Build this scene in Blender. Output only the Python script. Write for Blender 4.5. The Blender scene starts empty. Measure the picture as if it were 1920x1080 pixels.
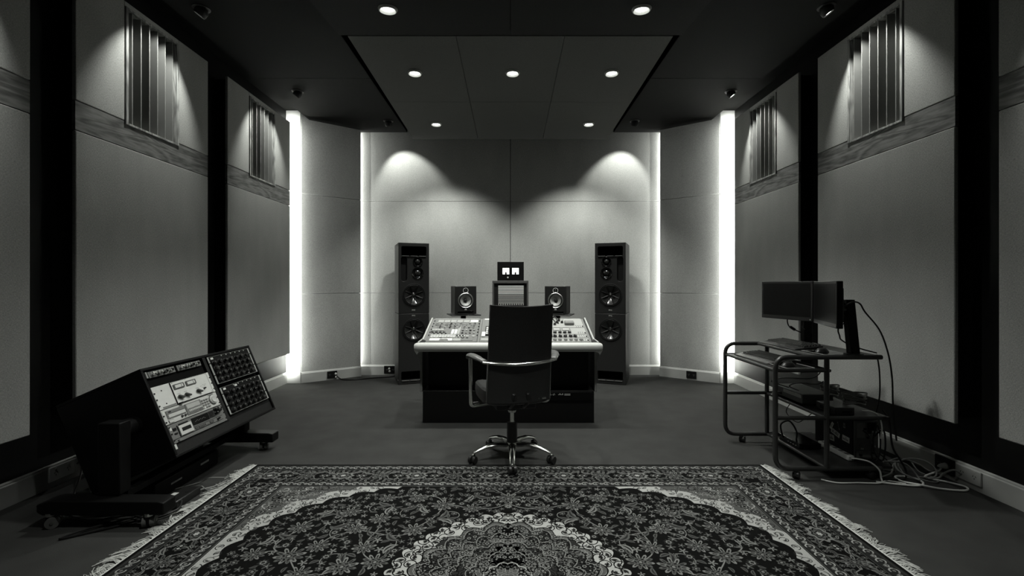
import bpy, math, random
from mathutils import Vector, Matrix
random.seed(7)
SC = bpy.context.scene
COL = SC.collection
PI = math.pi
V = Vector

# ------------------------------------------------------------------ materials
MATS = {}
def tone(v):
    return (v * 0.985, v, v * 0.955, 1.0)

def mat(key, v, rough=0.6, metal=0.0, spec=0.4, nscale=40.0, namt=0.12, bump=0.0, bscale=None, stretch=None, coat=0.0, sheen=0.0):
    m = bpy.data.materials.new(key)
    m.use_nodes = True
    nt = m.node_tree
    b = nt.nodes['Principled BSDF']
    b.inputs['Roughness'].default_value = rough
    b.inputs['Metallic'].default_value = metal
    b.inputs['Specular IOR Level'].default_value = spec
    b.inputs['Coat Weight'].default_value = coat
    if sheen:
        b.inputs['Sheen Weight'].default_value = sheen
    tc = nt.nodes.new('ShaderNodeTexCoord')
    mp = nt.nodes.new('ShaderNodeMapping')
    if stretch:
        mp.inputs['Scale'].default_value = stretch
    nt.links.new(tc.outputs['Object'], mp.inputs['Vector'])
    n = nt.nodes.new('ShaderNodeTexNoise')
    n.inputs['Scale'].default_value = nscale
    n.inputs['Detail'].default_value = 3.0
    nt.links.new(mp.outputs['Vector'], n.inputs['Vector'])
    r = nt.nodes.new('ShaderNodeValToRGB')
    r.color_ramp.elements[0].position = 0.28
    r.color_ramp.elements[1].position = 0.72
    r.color_ramp.elements[0].color = tone(v * (1 - namt))
    r.color_ramp.elements[1].color = tone(v * (1 + namt))
    nt.links.new(n.outputs['Fac'], r.inputs['Fac'])
    nt.links.new(r.outputs['Color'], b.inputs['Base Color'])
    if bump:
        n2 = nt.nodes.new('ShaderNodeTexNoise')
        n2.inputs['Scale'].default_value = bscale or nscale
        n2.inputs['Detail'].default_value = 2.0
        nt.links.new(mp.outputs['Vector'], n2.inputs['Vector'])
        bp = nt.nodes.new('ShaderNodeBump')
        bp.inputs['Strength'].default_value = bump
        bp.inputs['Distance'].default_value = 0.004
        nt.links.new(n2.outputs['Fac'], bp.inputs['Height'])
        nt.links.new(bp.outputs['Normal'], b.inputs['Normal'])
    MATS[key] = m
    return m

def fabric(key, v):
    """linen wall cloth: two crossed stretched noises plus fine speckle"""
    m = bpy.data.materials.new(key); m.use_nodes = True
    nt = m.node_tree; b = nt.nodes['Principled BSDF']
    b.inputs['Roughness'].default_value = 0.95
    b.inputs['Specular IOR Level'].default_value = 0.1
    tc = nt.nodes.new('ShaderNodeTexCoord')
    outs = []
    for sc_, st in ((1.0, (90, 90, 420)), (1.0, (420, 420, 90)), (1.0, (5, 5, 2.0))):
        mp = nt.nodes.new('ShaderNodeMapping'); mp.inputs['Scale'].default_value = st
        nt.links.new(tc.outputs['Object'], mp.inputs['Vector'])
        n = nt.nodes.new('ShaderNodeTexNoise'); n.inputs['Scale'].default_value = sc_; n.inputs['Detail'].default_value = 2.0
        nt.links.new(mp.outputs['Vector'], n.inputs['Vector'])
        outs.append(n.outputs['Fac'])
    a = nt.nodes.new('ShaderNodeMath'); a.operation = 'ADD'
    nt.links.new(outs[0], a.inputs[0]); nt.links.new(outs[1], a.inputs[1])
    a2 = nt.nodes.new('ShaderNodeMath'); a2.operation = 'MULTIPLY_ADD'
    a2.inputs[1].default_value = 0.3
    nt.links.new(outs[2], a2.inputs[0]); nt.links.new(a.outputs[0], a2.inputs[2])
    r = nt.nodes.new('ShaderNodeMapRange')
    r.inputs['From Min'].default_value = 0.75; r.inputs['From Max'].default_value = 1.55
    nt.links.new(a2.outputs[0], r.inputs['Value'])
    mx = nt.nodes.new('ShaderNodeMix'); mx.data_type = 'RGBA'
    mx.inputs['A'].default_value = tone(v * 0.62); mx.inputs['B'].default_value = tone(v * 1.38)
    nt.links.new(r.outputs['Result'], mx.inputs['Factor'])
    nt.links.new(mx.outputs['Result'], b.inputs['Base Color'])
    bp = nt.nodes.new('ShaderNodeBump'); bp.inputs['Strength'].default_value = 0.35; bp.inputs['Distance'].default_value = 0.003
    nt.links.new(a.outputs[0], bp.inputs['Height']); nt.links.new(bp.outputs['Normal'], b.inputs['Normal'])
    MATS[key] = m

def wood(key, v, axis=1):
    m = bpy.data.materials.new(key); m.use_nodes = True
    nt = m.node_tree; b = nt.nodes['Principled BSDF']
    b.inputs['Roughness'].default_value = 0.55
    b.inputs['Specular IOR Level'].default_value = 0.3
    tc = nt.nodes.new('ShaderNodeTexCoord'); mp = nt.nodes.new('ShaderNodeMapping')
    mp.inputs['Scale'].default_value = (6, 1.6, 9) if axis == 1 else (9, 9, 1.4)
    nt.links.new(tc.outputs['Object'], mp.inputs['Vector'])
    n = nt.nodes.new('ShaderNodeTexNoise'); n.inputs['Scale'].default_value = 0.9; n.inputs['Detail'].default_value = 2.0; n.inputs['Distortion'].default_value = 0.6
    nt.links.new(mp.outputs['Vector'], n.inputs['Vector'])
    w = nt.nodes.new('ShaderNodeMath'); w.operation = 'MULTIPLY'; w.inputs[1].default_value = 46.0
    nt.links.new(n.outputs['Fac'], w.inputs[0])
    s = nt.nodes.new('ShaderNodeMath'); s.operation = 'SINE'
    nt.links.new(w.outputs[0], s.inputs[0])
    n2 = nt.nodes.new('ShaderNodeTexNoise'); n2.inputs['Scale'].default_value = 6.0; n2.inputs['Detail'].default_value = 6.0
    nt.links.new(mp.outputs['Vector'], n2.inputs['Vector'])
    ad = nt.nodes.new('ShaderNodeMath'); ad.operation = 'MULTIPLY_ADD'; ad.inputs[1].default_value = 0.17
    nt.links.new(s.outputs[0], ad.inputs[0]); nt.links.new(n2.outputs['Fac'], ad.inputs[2])
    r = nt.nodes.new('ShaderNodeValToRGB')
    r.color_ramp.elements[0].position = 0.25; r.color_ramp.elements[1].position = 0.75
    r.color_ramp.elements[0].color = tone(v * 0.55); r.color_ramp.elements[1].color = tone(v * 1.45)
    nt.links.new(ad.outputs[0], r.inputs['Fac']); nt.links.new(r.outputs['Color'], b.inputs['Base Color'])
    MATS[key] = m

def glow(key, strength, v=1.0):
    m = bpy.data.materials.new(key); m.use_nodes = True
    b = m.node_tree.nodes['Principled BSDF']
    b.inputs['Base Color'].default_value = tone(0.8)
    b.inputs['Emission Color'].default_value = tone(v)
    b.inputs['Emission Strength'].default_value = strength
    MATS[key] = m

fabric('wall_cloth', 0.46)
fabric('wing_cloth', 0.36)
fabric('front_cloth', 0.43)
wood('band_wood', 0.19)
wood('frame_wood', 0.34, 2)
mat('fin_paint', 0.24, 0.45, nscale=8, namt=0.06)
mat('dark_wall', 0.006, 0.55, spec=0.25, nscale=6, namt=0.2)
mat('black_void', 0.002, 0.9, spec=0.0)
mat('backing', 0.004, 0.8, spec=0.1)
mat('ceiling_paint', 0.014, 0.9, spec=0.12, nscale=160, namt=0.25, bump=0.15)
mat('cloud_shaded', 0.018, 0.9, spec=0.1, nscale=160, namt=0.2)  # shaded copy: the weaker light on the front panel is in its colour
mat('cloud_lit', 0.095, 0.85, spec=0.15, nscale=160, namt=0.12)  # lit copy: the stronger light over the desk is in its colour
mat('white_wall', 0.75, 0.8, spec=0.2, nscale=4, namt=0.03)
mat('skirting', 0.50, 0.45, nscale=5, namt=0.05)
mat('carpet', 0.048, 0.95, spec=0.06, nscale=5, namt=0.12, bump=0.6, bscale=420)
mat('trim_ring', 0.5, 0.4, nscale=20, namt=0.05)
mat('eyeball_black', 0.02, 0.4, nscale=20)
mat('speaker_black', 0.016, 0.5, spec=0.45, nscale=60, namt=0.2)
mat('speaker_face', 0.020, 0.42, spec=0.5, nscale=80, namt=0.15)
mat('rubber', 0.010, 0.55, spec=0.35, nscale=40)
mat('cone_black', 0.022, 0.16, spec=0.8, nscale=300, namt=0.3)
mat('cone_grey', 0.36, 0.35, spec=0.5, nscale=120, namt=0.08)
mat('silver', 0.62, 0.28, metal=1.0, nscale=30, namt=0.05)
mat('chrome', 0.80, 0.17, metal=1.0, nscale=10, namt=0.03)
mat('brushed', 0.5, 0.35, metal=1.0, nscale=60, namt=0.1)
mat('black_plastic', 0.013, 0.38, spec=0.5, nscale=50, namt=0.15)
mat('matte_black', 0.007, 0.7, spec=0.2, nscale=50, namt=0.15)
mat('gloss_black', 0.006, 0.13, spec=0.5, nscale=10)
mat('tube_paint', 0.030, 0.32, spec=0.55, nscale=40)
mat('cabinet_grey', 0.075, 0.5, nscale=40, namt=0.08)
mat('meter_black', 0.004, 0.5, spec=0.2, nscale=40)
mat('rack_black', 0.0035, 0.55, spec=0.2, nscale=50, namt=0.2)
mat('rack_face', 0.014, 0.5, spec=0.3, nscale=60, namt=0.2)
mat('bolster', 0.66, 0.5, spec=0.4, nscale=300, namt=0.05, bump=0.2)
mat('edge_cream', 0.48, 0.5, nscale=40, namt=0.05)
mat('cheek_grey', 0.24, 0.5, nscale=40, namt=0.08)
mat('console_black', 0.006, 0.5, spec=0.3, nscale=40)
mat('panel_grey', 0.18, 0.45, spec=0.4, nscale=60, namt=0.06)
mat('panel_mid', 0.20, 0.45, spec=0.4, nscale=60, namt=0.08)
mat('panel_light', 0.38, 0.45, spec=0.4, nscale=60, namt=0.05)
mat('panel_cream', 0.80, 0.5, spec=0.35, nscale=30, namt=0.04)
mat('panel_silver', 0.64, 0.42, spec=0.5, nscale=30, namt=0.05)
mat('white_label', 0.75, 0.5, nscale=30, namt=0.03)
mat('dim_label', 0.55, 0.5, nscale=30, namt=0.05)
mat('knob_black', 0.010, 0.3, spec=0.6, nscale=40)
mat('knob_grey', 0.10, 0.35, spec=0.5, nscale=40)
mat('knob_mid', 0.22, 0.4, spec=0.5, nscale=40)
mat('lcd', 0.50, 0.3, nscale=15, namt=0.05)
mat('leather', 0.016, 0.42, spec=0.5, nscale=180, namt=0.2, bump=0.25)
mat('chair_mesh', 0.016, 0.75, spec=0.2, nscale=400, namt=0.4, bump=0.3)
mat('pad_grey', 0.10, 0.38, spec=0.5, nscale=80)
mat('screen', 0.005, 0.45, spec=0.08, nscale=8)
mat('bezel', 0.009, 0.4, spec=0.3, nscale=40)
mat('device_grey', 0.10, 0.45, spec=0.4, nscale=30)
mat('cable_black', 0.008, 0.5, spec=0.35, nscale=30)
mat('cable_white', 0.75, 0.5, nscale=30, namt=0.05)
mat('cable_grey', 0.22, 0.5, nscale=30)
mat('fringe', 0.62, 0.85, spec=0.1, nscale=90, namt=0.18)
mat('key_cap', 0.035, 0.18, spec=1.0, nscale=40)
mat('caster_grey', 0.14, 0.45, spec=0.4, nscale=40)
mat('shelf_black', 0.012, 0.45, spec=0.4, nscale=30)
for k, v in (('rug0', 0.004), ('rug1', 0.020), ('rug2', 0.075), ('rug3', 0.17), ('rug4', 0.34)):
    mat(k, v, 0.95, spec=0.05, nscale=700, namt=0.35, bump=0.5, bscale=900)
glow('lamp_glow', 9.0)
glow('lamp_slit', 8.0)
glow('meter_glow', 0.75)

# ------------------------------------------------------------------ mesh builder
class MB:
    def __init__(self, T=None):
        self.v = []; self.f = []; self.k = []; self.T = T
    def add(self, verts, faces, m, T=None):
        b = len(self.v)
        for p in verts:
            p = V(p)
            if T is not None: p = T @ p
            if self.T is not None: p = self.T @ p
            self.v.append(p[:])
        for f in faces:
            self.f.append([b + i for i in f]); self.k.append(m)
        return self
    def box(self, lo, hi, m, T=None):
        x0, y0, z0 = lo; x1, y1, z1 = hi
        vs = [(x0, y0, z0), (x1, y0, z0), (x1, y1, z0), (x0, y1, z0), (x0, y0, z1), (x1, y0, z1), (x1, y1, z1), (x0, y1, z1)]
        fs = [(3, 2, 1, 0), (4, 5, 6, 7), (0, 1, 5, 4), (1, 2, 6, 5), (2, 3, 7, 6), (3, 0, 4, 7)]
        return self.add(vs, fs, m, T)
    def cbox(self, c, s, m, T=None):
        return self.box([c[i] - s[i] / 2 for i in range(3)], [c[i] + s[i] / 2 for i in range(3)], m, T)
    def cyl(self, p0, p1, r0, m, r1=None, n=20, T=None, caps=True):
        r1 = r0 if r1 is None else r1
        p0 = V(p0); p1 = V(p1); d = (p1 - p0).normalized()
        a = d.orthogonal().normalized(); b = d.cross(a)
        vs = []
        for p, r in ((p0, r0), (p1, r1)):
            for i in range(n):
                t = 2 * PI * i / n
                vs.append(p + a * (math.cos(t) * r) + b * (math.sin(t) * r))
        fs = [(i, (i + 1) % n, n + (i + 1) % n, n + i) for i in range(n)]
        if caps: fs += [tuple(range(n - 1, -1, -1)), tuple(range(n, 2 * n))]
        return self.add(vs, fs, m, T)
    def tube(self, pts, r, m, n=8, T=None, closed=False, caps=True, flat=1.0):
        pts = [V(p) for p in pts]; N = len(pts); vs = []; fs = []
        prev = None
        for i, p in enumerate(pts):
            if closed: d = pts[(i + 1) % N] - pts[i - 1]
            else: d = pts[min(i + 1, N - 1)] - pts[max(i - 1, 0)]
            if d.length < 1e-9: d = V((0, 0, 1))
            d.normalize()
            if prev is None:
                a = V((0, 0, 1)).cross(d)
                if a.length < 1e-3: a = V((1, 0, 0)).cross(d)
                a.normalize()
            else:
                a = prev - d * prev.dot(d); a.normalize()
            prev = a; b = d.cross(a)
            rr = r[i] if isinstance(r, (list, tuple)) else r
            for j in range(n):
                t = 2 * PI * j / n
                vs.append(p + a * (math.cos(t) * rr) + b * (math.sin(t) * rr * flat))
        for i in range(N if closed else N - 1):
            i2 = (i + 1) % N
            for j in range(n):
                j2 = (j + 1) % n
                fs.append((i * n + j, i * n + j2, i2 * n + j2, i2 * n + j))
        if caps and not closed:
            fs.append(tuple(range(n - 1, -1, -1))); fs.append(tuple((N - 1) * n + j for j in range(n)))
        return self.add(vs, fs, m, T)
    def lathe(self, prof, m, n=32, T=None):
        """profile [(r, h)] turned about the local -y axis: h is the distance toward the viewer (-y)"""
        vs = []; fs = []
        for r, h in prof:
            for j in range(n):
                t = 2 * PI * j / n
                vs.append((math.cos(t) * max(r, 1e-5), -h, math.sin(t) * max(r, 1e-5)))
        for i in range(len(prof) - 1):
            for j in range(n):
                j2 = (j + 1) % n
                fs.append((i * n + j, i * n + j2, (i + 1) * n + j2, (i + 1) * n + j))
        return self.add(vs, fs, m, T)
    def prism(self, poly, ax, a0, a1, m, T=None):
        """poly: 2d outline, ax: the axis of extrusion"""
        def P(u, w, a):
            return (a, u, w) if ax == 'x' else ((u, a, w) if ax == 'y' else (u, w, a))
        n = len(poly)
        vs = [P(u, w, a0) for u, w in poly] + [P(u, w, a1) for u, w in poly]
        fs = [tuple(range(n - 1, -1, -1)), tuple(range(n, 2 * n))] + [(i, (i + 1) % n, n + (i + 1) % n, n + i) for i in range(n)]
        return self.add(vs, fs, m, T)
    def grid(self, fn, nu, nv, m, T=None):
        vs = [fn(i / nu, j / nv) for j in range(nv + 1) for i in range(nu + 1)]
        fs = [(j * (nu + 1) + i, j * (nu + 1) + i + 1, (j + 1) * (nu + 1) + i + 1, (j + 1) * (nu + 1) + i) for j in range(nv) for i in range(nu)]
        return self.add(vs, fs, m, T)
    def mesh(self, name, smooth=True, fix=True):
        me = bpy.data.meshes.new(name)
        me.from_pydata(self.v, [], self.f)
        keys = []
        for k in self.k:
            if k not in keys: keys.append(k)
        for k in keys: me.materials.append(MATS[k])
        ix = {k: i for i, k in enumerate(keys)}
        me.polygons.foreach_set('material_index', [ix[k] for k in self.k])
        if fix:
            import bmesh
            bm = bmesh.new(); bm.from_mesh(me)
            bmesh.ops.recalc_face_normals(bm, faces=bm.faces[:])
            bm.to_mesh(me); bm.free()
        if smooth:
            me.shade_smooth(); me.set_sharp_from_angle(angle=math.radians(38))
        me.update()
        return me
    def build(self, name, parent=None, bevel=0.0, seg=2, smooth=True, fix=True):
        o = bpy.data.objects.new(name, self.mesh(name, smooth, fix)); COL.objects.link(o)
        if parent is not None: o.parent = parent
        if bevel:
            md = o.modifiers.new('edge', 'BEVEL'); md.width = bevel; md.segments = seg; md.limit_method = 'ANGLE'; md.angle_limit = math.radians(40)
        return o

def carve(o, cutter, m):
    """cut the cutter's shape out of o's mesh, for good; the cut faces take material m"""
    c = cutter.build('cutter', smooth=False)
    md = o.modifiers.new('cut', 'BOOLEAN'); md.object = c; md.operation = 'DIFFERENCE'; md.solver = 'EXACT'
    par = o.parent; mods = [x for x in o.modifiers if x.name != 'cut']
    for x in mods: x.show_viewport = False; x.show_render = False
    c.parent = par
    bpy.context.view_layer.update()
    me = bpy.data.meshes.new_from_object(o.evaluated_get(bpy.context.evaluated_depsgraph_get()))
    o.modifiers.remove(md); o.data = me
    for x in mods: x.show_viewport = True; x.show_render = True
    cm = c.data; bpy.data.objects.remove(c); bpy.data.meshes.remove(cm)
    me.shade_smooth(); me.set_sharp_from_angle(angle=math.radians(38))

def tag(o, label=None, cat=None, group=None, kind=None):
    if label: o['label'] = label
    if cat: o['category'] = cat
    if group: o['group'] = group
    if kind: o['kind'] = kind
    return o
def empty(name, M, label, cat, group=None):
    o = bpy.data.objects.new(name, None); COL.objects.link(o)
    o.empty_display_size = 0.05
    o.matrix_basis = M if isinstance(M, Matrix) else Matrix.Translation(V(M))
    return tag(o, label, cat, group)
def struct(o):
    o['kind'] = 'structure'; return o
def link(me, name, parent, loc=(0, 0, 0), rot=(0, 0, 0)):
    o = bpy.data.objects.new(name, me); COL.objects.link(o)
    o.parent = parent; o.location = loc; o.rotation_euler = rot
    return o
def spline(pts, k=8):
    """Catmull-Rom through the points"""
    pts = [V(p) for p in pts]; out = []
    for i in range(len(pts) - 1):
        p0 = pts[max(i - 1, 0)]; p1 = pts[i]; p2 = pts[i + 1]; p3 = pts[min(i + 2, len(pts) - 1)]
        for j in range(k):
            t = j / k
            out.append(0.5 * ((2 * p1) + (p2 - p0) * t + (2 * p0 - 5 * p1 + 4 * p2 - p3) * t * t + (3 * p1 - p0 - 3 * p2 + p3) * t ** 3))
    out.append(pts[-1]); return out
def rounded(pts, rad, k=6, closed=False):
    """polyline with filleted corners"""
    pts = [V(p) for p in pts]; out = []
    N = len(pts)
    for i, p in enumerate(pts):
        if not closed and i in (0, N - 1):
            out.append(p); continue
        a = pts[i - 1]; b = pts[(i + 1) % N]
        da = (a - p); db = (b - p)
        r = min(rad, da.length * 0.49, db.length * 0.49)
        s = p + da.normalized() * r; e = p + db.normalized() * r
        for j in range(k + 1):
            t = j / k
            out.append(s * (1 - t) ** 2 + p * 2 * t * (1 - t) + e * t * t)
    return out
def rrect(x0, z0, x1, z1, r, k=4):
    out = []
    for cx, cz, a in ((x1 - r, z0 + r, -90), (x1 - r, z1 - r, 0), (x0 + r, z1 - r, 90), (x0 + r, z0 + r, 180)):
        for j in range(k + 1):
            t = math.radians(a + 90 * j / k)
            out.append((cx + math.cos(t) * r, cz + math.sin(t) * r))
    return out
_knobs = {}
def knob(parent, x, z, r=0.008, h=0.014, m='knob_black', name='knob', y=0.0, ang=None, mark='white_label'):
    key = (r, h, m, mark)
    if key not in _knobs:
        b = MB()
        b.lathe([(r * 1.25, 0), (r * 1.25, h * 0.25), (r, h * 0.3), (r * 0.92, h * 0.95), (r * 0.8, h), (0, h)], m, 16)
        if mark: b.box((-r * 0.1, -h * 1.04, r * 0.2), (r * 0.1, -h * 0.9, r * 0.9), mark)
        _knobs[key] = b.mesh('knob')
    return link(_knobs[key], name, parent, (x, y, z), (0, random.uniform(-2.2, 2.2) if ang is None else ang, 0))
# ------------------------------------------------------------------ room shell
CEIL = 3.35
def sb(name, boxes, bevel=0.0):
    b = MB()
    for lo, hi, m in boxes: b.box(lo, hi, m)
    return struct(b.build(name, bevel=bevel))
sb('floor', [((-3.2, -2.2, -0.1), (3.2, 6.6, 0.0), 'carpet')])
sb('wall_left', [((-3.0, -2.2, 0), (-2.84, 5.90, 3.6), 'dark_wall')])
sb('wall_right', [((2.84, -2.2, 0), (3.0, 5.90, 3.6), 'dark_wall')])
# back wall: six cloth-covered panels over a dark base
b = MB()
b.box((-2.6, 6.31, 0), (2.6, 6.4, 3.62), 'backing')
for x0, x1 in ((-2.14, -0.0035), (0.0035, 2.14)):
    for z0, z1 in ((0.1, 1.128), (1.132, 2.396), (2.40, 3.62)):
        b.box((x0, 6.29, z0), (x1, 6.315, z1), 'front_cloth')
struct(b.build('wall_back', bevel=0.002, seg=1))
for sgn, nm in ((-1, 'left'), (1, 'right')):
    b = MB()
    p0 = V((sgn * 2.647, 5.76, 0)); p1 = V((sgn * 2.04, 6.20, 0))
    d = (p1 - p0).normalized(); nrm = V((-d.y, d.x, 0)) * (1 if sgn < 0 else -1)   # away from the room
    L = (p1 - p0).length
    T = Matrix((( d.x, nrm.x, 0, p0.x), (d.y, nrm.y, 0, p0.y), (0, 0, 1, 0), (0, 0, 0, 1)))
    for z0, z1 in ((0.1, 1.128), (1.132, 2.396), (2.40, 3.5)):
        b.box((0, 0, z0), (L, 0.03, z1), 'wing_cloth', T)
    b.box((0.005, 0.031, 0), (L - 0.01, 0.06, 3.5), 'backing', T)
    struct(b.build('wall_wing_' + nm, bevel=0.002, seg=1))
    o = sb('wall_slot_' + nm, [((min(sgn * 2.66, sgn * 2.9), 5.76, 0), (max(sgn * 2.66, sgn * 2.9), 5.82, 3.6), 'white_wall')])
    # baseboards
    prof = [(0, 0), (0.016, 0), (0.016, 0.118), (0.010, 0.124), (0.010, 0.130), (0.004, 0.136), (0, 0.136)]
    b = MB()
    b.prism([(-sgn * 0 + sgn * 2.84 - sgn * t, z) for t, z in [(0.0, 0), (0.022, 0), (0.022, 0.118), (0.014, 0.124), (0.014, 0.130), (0.006, 0.136), (0, 0.136)]], 'y', -2.2, 5.76, 'skirting')
    struct(b.build('baseboard_' + nm))
    b = MB()
    b.box((min(sgn * 2.65, sgn * 2.82), 5.74, 0), (max(sgn * 2.65, sgn * 2.82), 5.76, 0.136), 'skirting')
    struct(b.build('baseboard_slot_' + nm))
    b = MB()
    b.prism([(-t, z) for t, z in prof], 'x', -0.006, L + 0.004, 'skirting', T)
    struct(b.build('baseboard_wing_' + nm))
b = MB()
b.prism([(6.29 - t, z) for t, z in [(0, 0), (0.016, 0), (0.016, 0.118), (0.010, 0.124), (0.010, 0.130), (0.004, 0.136), (0, 0.136)]], 'x', -2.14, 2.14, 'skirting')
struct(b.build('baseboard_back'))

# ceiling: flat side strips with seams, dark recess in the middle, side slots
b = MB()
for s in (-1, 1):
    xs = sorted((s * 2.57, s * 1.43))
    for y0, y1 in ((-2.2, 1.9), (1.905, 4.638), (4.645, 6.4)):
        b.box((xs[0], y0, CEIL), (xs[1], y1, CEIL + 0.1), 'ceiling_paint')
    xs = sorted((s * 2.57, s * 3.0))
    b.box((xs[0], -2.2, CEIL + 0.1), (xs[1], 6.4, CEIL + 0.16), 'ceiling_paint')
    xs = sorted((s * 2.0, s * 2.6))
    b.box((xs[0], 6.0, CEIL + 0.1), (xs[1], 6.4, CEIL + 0.16), 'ceiling_paint')
    xs = sorted((s * 1.43, s * 1.6))
    b.box((xs[0], -2.2, CEIL + 0.1), (xs[1], 6.4, 3.75), 'black_void')
    xs = sorted((s * 1.425, s * 1.43))
    b.box((xs[0], -2.2, CEIL + 0.004), (xs[1], 6.4, 3.75), 'black_void')
b.box((-1.6, -2.2, 3.72), (1.6, 6.4, 3.8), 'black_void')
struct(b.build('ceiling'))

# ceiling clouds
r = empty('ceiling_cloud', (0, 4.72, 3.15), 'grey square-edged ceiling panel hung over the desk, with five downlights in it', 'ceiling panel')
for i in range(3):
    for j in range(2):
        b = MB()
        x0 = -1.26 + 0.84 * i; y0 = (-1.203, 0.02)[j]; y1 = (0.017, 1.18)[j]
        z = lambda y: -0.017 * (y / 1.17)
        vs = []
        for zz in (0, 0.05):
            for x, y in ((x0 + 0.002, y0), (x0 + 0.838, y0), (x0 + 0.838, y1), (x0 + 0.002, y1)):
                vs.append((x, y, z(y) + zz))
        b.add(vs, [(3, 2, 1, 0), (4, 5, 6, 7), (0, 1, 5, 4), (1, 2, 6, 5), (2, 3, 7, 6), (3, 0, 4, 7)], 'cloud_lit')
        b.build('cloud_panel', r)
b = MB()
for x in (-1.0, 0, 1.0):
    b.box((x - 0.03, -1.1, 0.07), (x + 0.03, 1.1, 0.12), 'black_void')
for x in (-1.0, 1.0):
    for y in (-0.9, 0.9):
        b.cyl((x, y, 0.1), (x, y, 0.57), 0.008, 'black_void', n=8)
b.build('hanging_frame', r)
r = empty('ceiling_cloud', (0, 3.505, 3.168), 'darker ceiling panel nearest the camera, above the rug, with two downlights at its edge', 'ceiling panel')
for i in range(2):
    b = MB(); xx = ((-1.32, -0.002), (0.002, 1.32))[i]; vs = []
    for zz in (0, 0.05):
        for x, y in ((xx[0], -3.2), (xx[1], -3.2), (xx[1], 0), (xx[0], 0)):
            vs.append((x, y, 0.104 * y + zz))
    b.add(vs, [(3, 2, 1, 0), (4, 5, 6, 7), (0, 1, 5, 4), (1, 2, 6, 5), (2, 3, 7, 6), (3, 0, 4, 7)], 'cloud_shaded')
    b.build('cloud_panel', r)
for x in (-1.0, 1.0):
    for y in (-2.6, -0.4):
        b = MB(); b.cyl((x, y, 0.104 * y + 0.04), (x, y, 0.52), 0.008, 'black_void', n=8); b.build('hanging_rod', r)

# ------------------------------------------------------------------ lamps
def spot(name, loc, target, W, deg, blend, rad=0.03):
    L = bpy.data.lights.new(name, 'SPOT'); L.energy = W; L.spot_size = math.radians(deg); L.spot_blend = blend
    L.shadow_soft_size = rad; L.color = (0.985, 1.0, 0.955)
    o = bpy.data.objects.new(name, L); COL.objects.link(o); o.location = loc
    o.rotation_euler = (V(target) - V(loc)).to_track_quat('-Z', 'Y').to_euler()
    return o
def area(name, loc, direction, sx, sy, W, spread=180):
    L = bpy.data.lights.new(name, 'AREA'); L.shape = 'RECTANGLE'; L.size = sx; L.size_y = sy; L.energy = W; L.spread = math.radians(spread); L.color = (0.985, 1.0, 0.96)
    o = bpy.data.objects.new(name, L); COL.objects.link(o); o.location = loc
    o.rotation_euler = V(direction).to_track_quat('-Z', 'Y').to_euler()
    return o
b = MB()
FLIP = Matrix.Rotation(PI / 2, 4, 'X')   # -y (lathe axis) turned to -z
b.lathe([(0.052, 0.0), (0.064, 0.0), (0.066, 0.004), (0.060, 0.016), (0.054, 0.018), (0.044, 0.004)], 'trim_ring', 28, FLIP)
ring_me = b.mesh('trim_ring')
b = MB(); b.lathe([(0.044, 0.003), (0.03, 0.005), (0, 0.006)], 'lamp_glow', 24, FLIP); lens_me = b.mesh('lens')
def downlight(x, y, z, tilt, label, W, cone=104, lean=0.0):
    r = empty('downlight', Matrix.Translation((x, y, z)) @ Matrix.Rotation(tilt, 4, 'X'), label, 'ceiling light', None)
    link(ring_me, 'trim_ring', r); link(lens_me, 'lens', r)
    spot('downlight_or_fill_lamp', (x, y, z - 0.03), (x, y + lean, 0), W, cone, 0.7, 0.05)
DW = 92
zb = lambda y: 3.15 - 0.0145 * (y - 4.72)
zf = lambda y: 3.168 - 0.104 * (3.505 - y)
for x, y, lab in ((-0.861, 4.10, 'downlight in the middle row of the hung panel, nearest the rack side'),
                 (0.02, 4.10, 'downlight in the middle of the hung panel, straight above the chair'),
                 (0.913, 4.10, 'downlight in the middle row of the hung panel, nearest the cart side'),
                 (-0.873, 5.356, 'smaller downlight at the far edge of the hung panel, toward the rack side'),
                 (0.923, 5.356, 'smaller downlight at the far edge of the hung panel, toward the cart side')):
    downlight(x, y, zb(y), -0.0145, lab, DW if y < 5 else 125, 104 if y < 5 else 98, 0 if y < 5 else 0.8)
for x, y, lab in ((-0.834, 3.093, 'downlight at the very top of the photo, in the darker panel toward the rack'),
                 (0.892, 3.093, 'downlight at the very top of the photo, in the darker panel toward the cart')):
    downlight(x, y, zf(y), 0.104, lab, DW)
for x in (-0.85, 0.85):  # added fill spots without fixtures, to brighten the rack and rug
    for y in (1.75,):
        spot('downlight_or_fill_lamp', (x * 0.75, y, zf(y) - 0.03), (x * 0.75, y, 0), 120, 86, 0.8, 0.05)

def eyeball(x, y, target, label, W, deg, blend=0.5, seen=True):
    z = 3.30
    if seen:
        r = empty('eyeball_spotlight', (x, y, CEIL), label, 'spotlight', None)
        b = MB(); b.lathe([(0.062, -0.002), (0.062, 0.006), (0.045, 0.010), (0.043, 0.0)], 'eyeball_black', 24, FLIP); b.build('mount_ring', r)
        d = (V(target) - V((x, y, z))).normalized()
        q = V((0, -1, 0)).rotation_difference(d).to_matrix().to_4x4()
        b = MB(Matrix.Translation((0, 0, -0.03)) @ q)
        b.lathe([(0.0, -0.045), (0.03, -0.035), (0.044, -0.01), (0.044, 0.018), (0.040, 0.03), (0.034, 0.03), (0.032, 0.022)], 'eyeball_black', 24); b.build('shade', r)
        b = MB(Matrix.Translation((0, 0, -0.03)) @ q)
        b.lathe([(0.033, 0.021), (0, 0.022)], 'lamp_slit', 20); b.build('lens', r)
    loc = V((x, y, z - 0.02)) + (V(target) - V((x, y, z))).normalized() * 0.05
    spot('eyeball_lamp', loc, target, W, deg, blend, 0.012)
SW = 34
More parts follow.
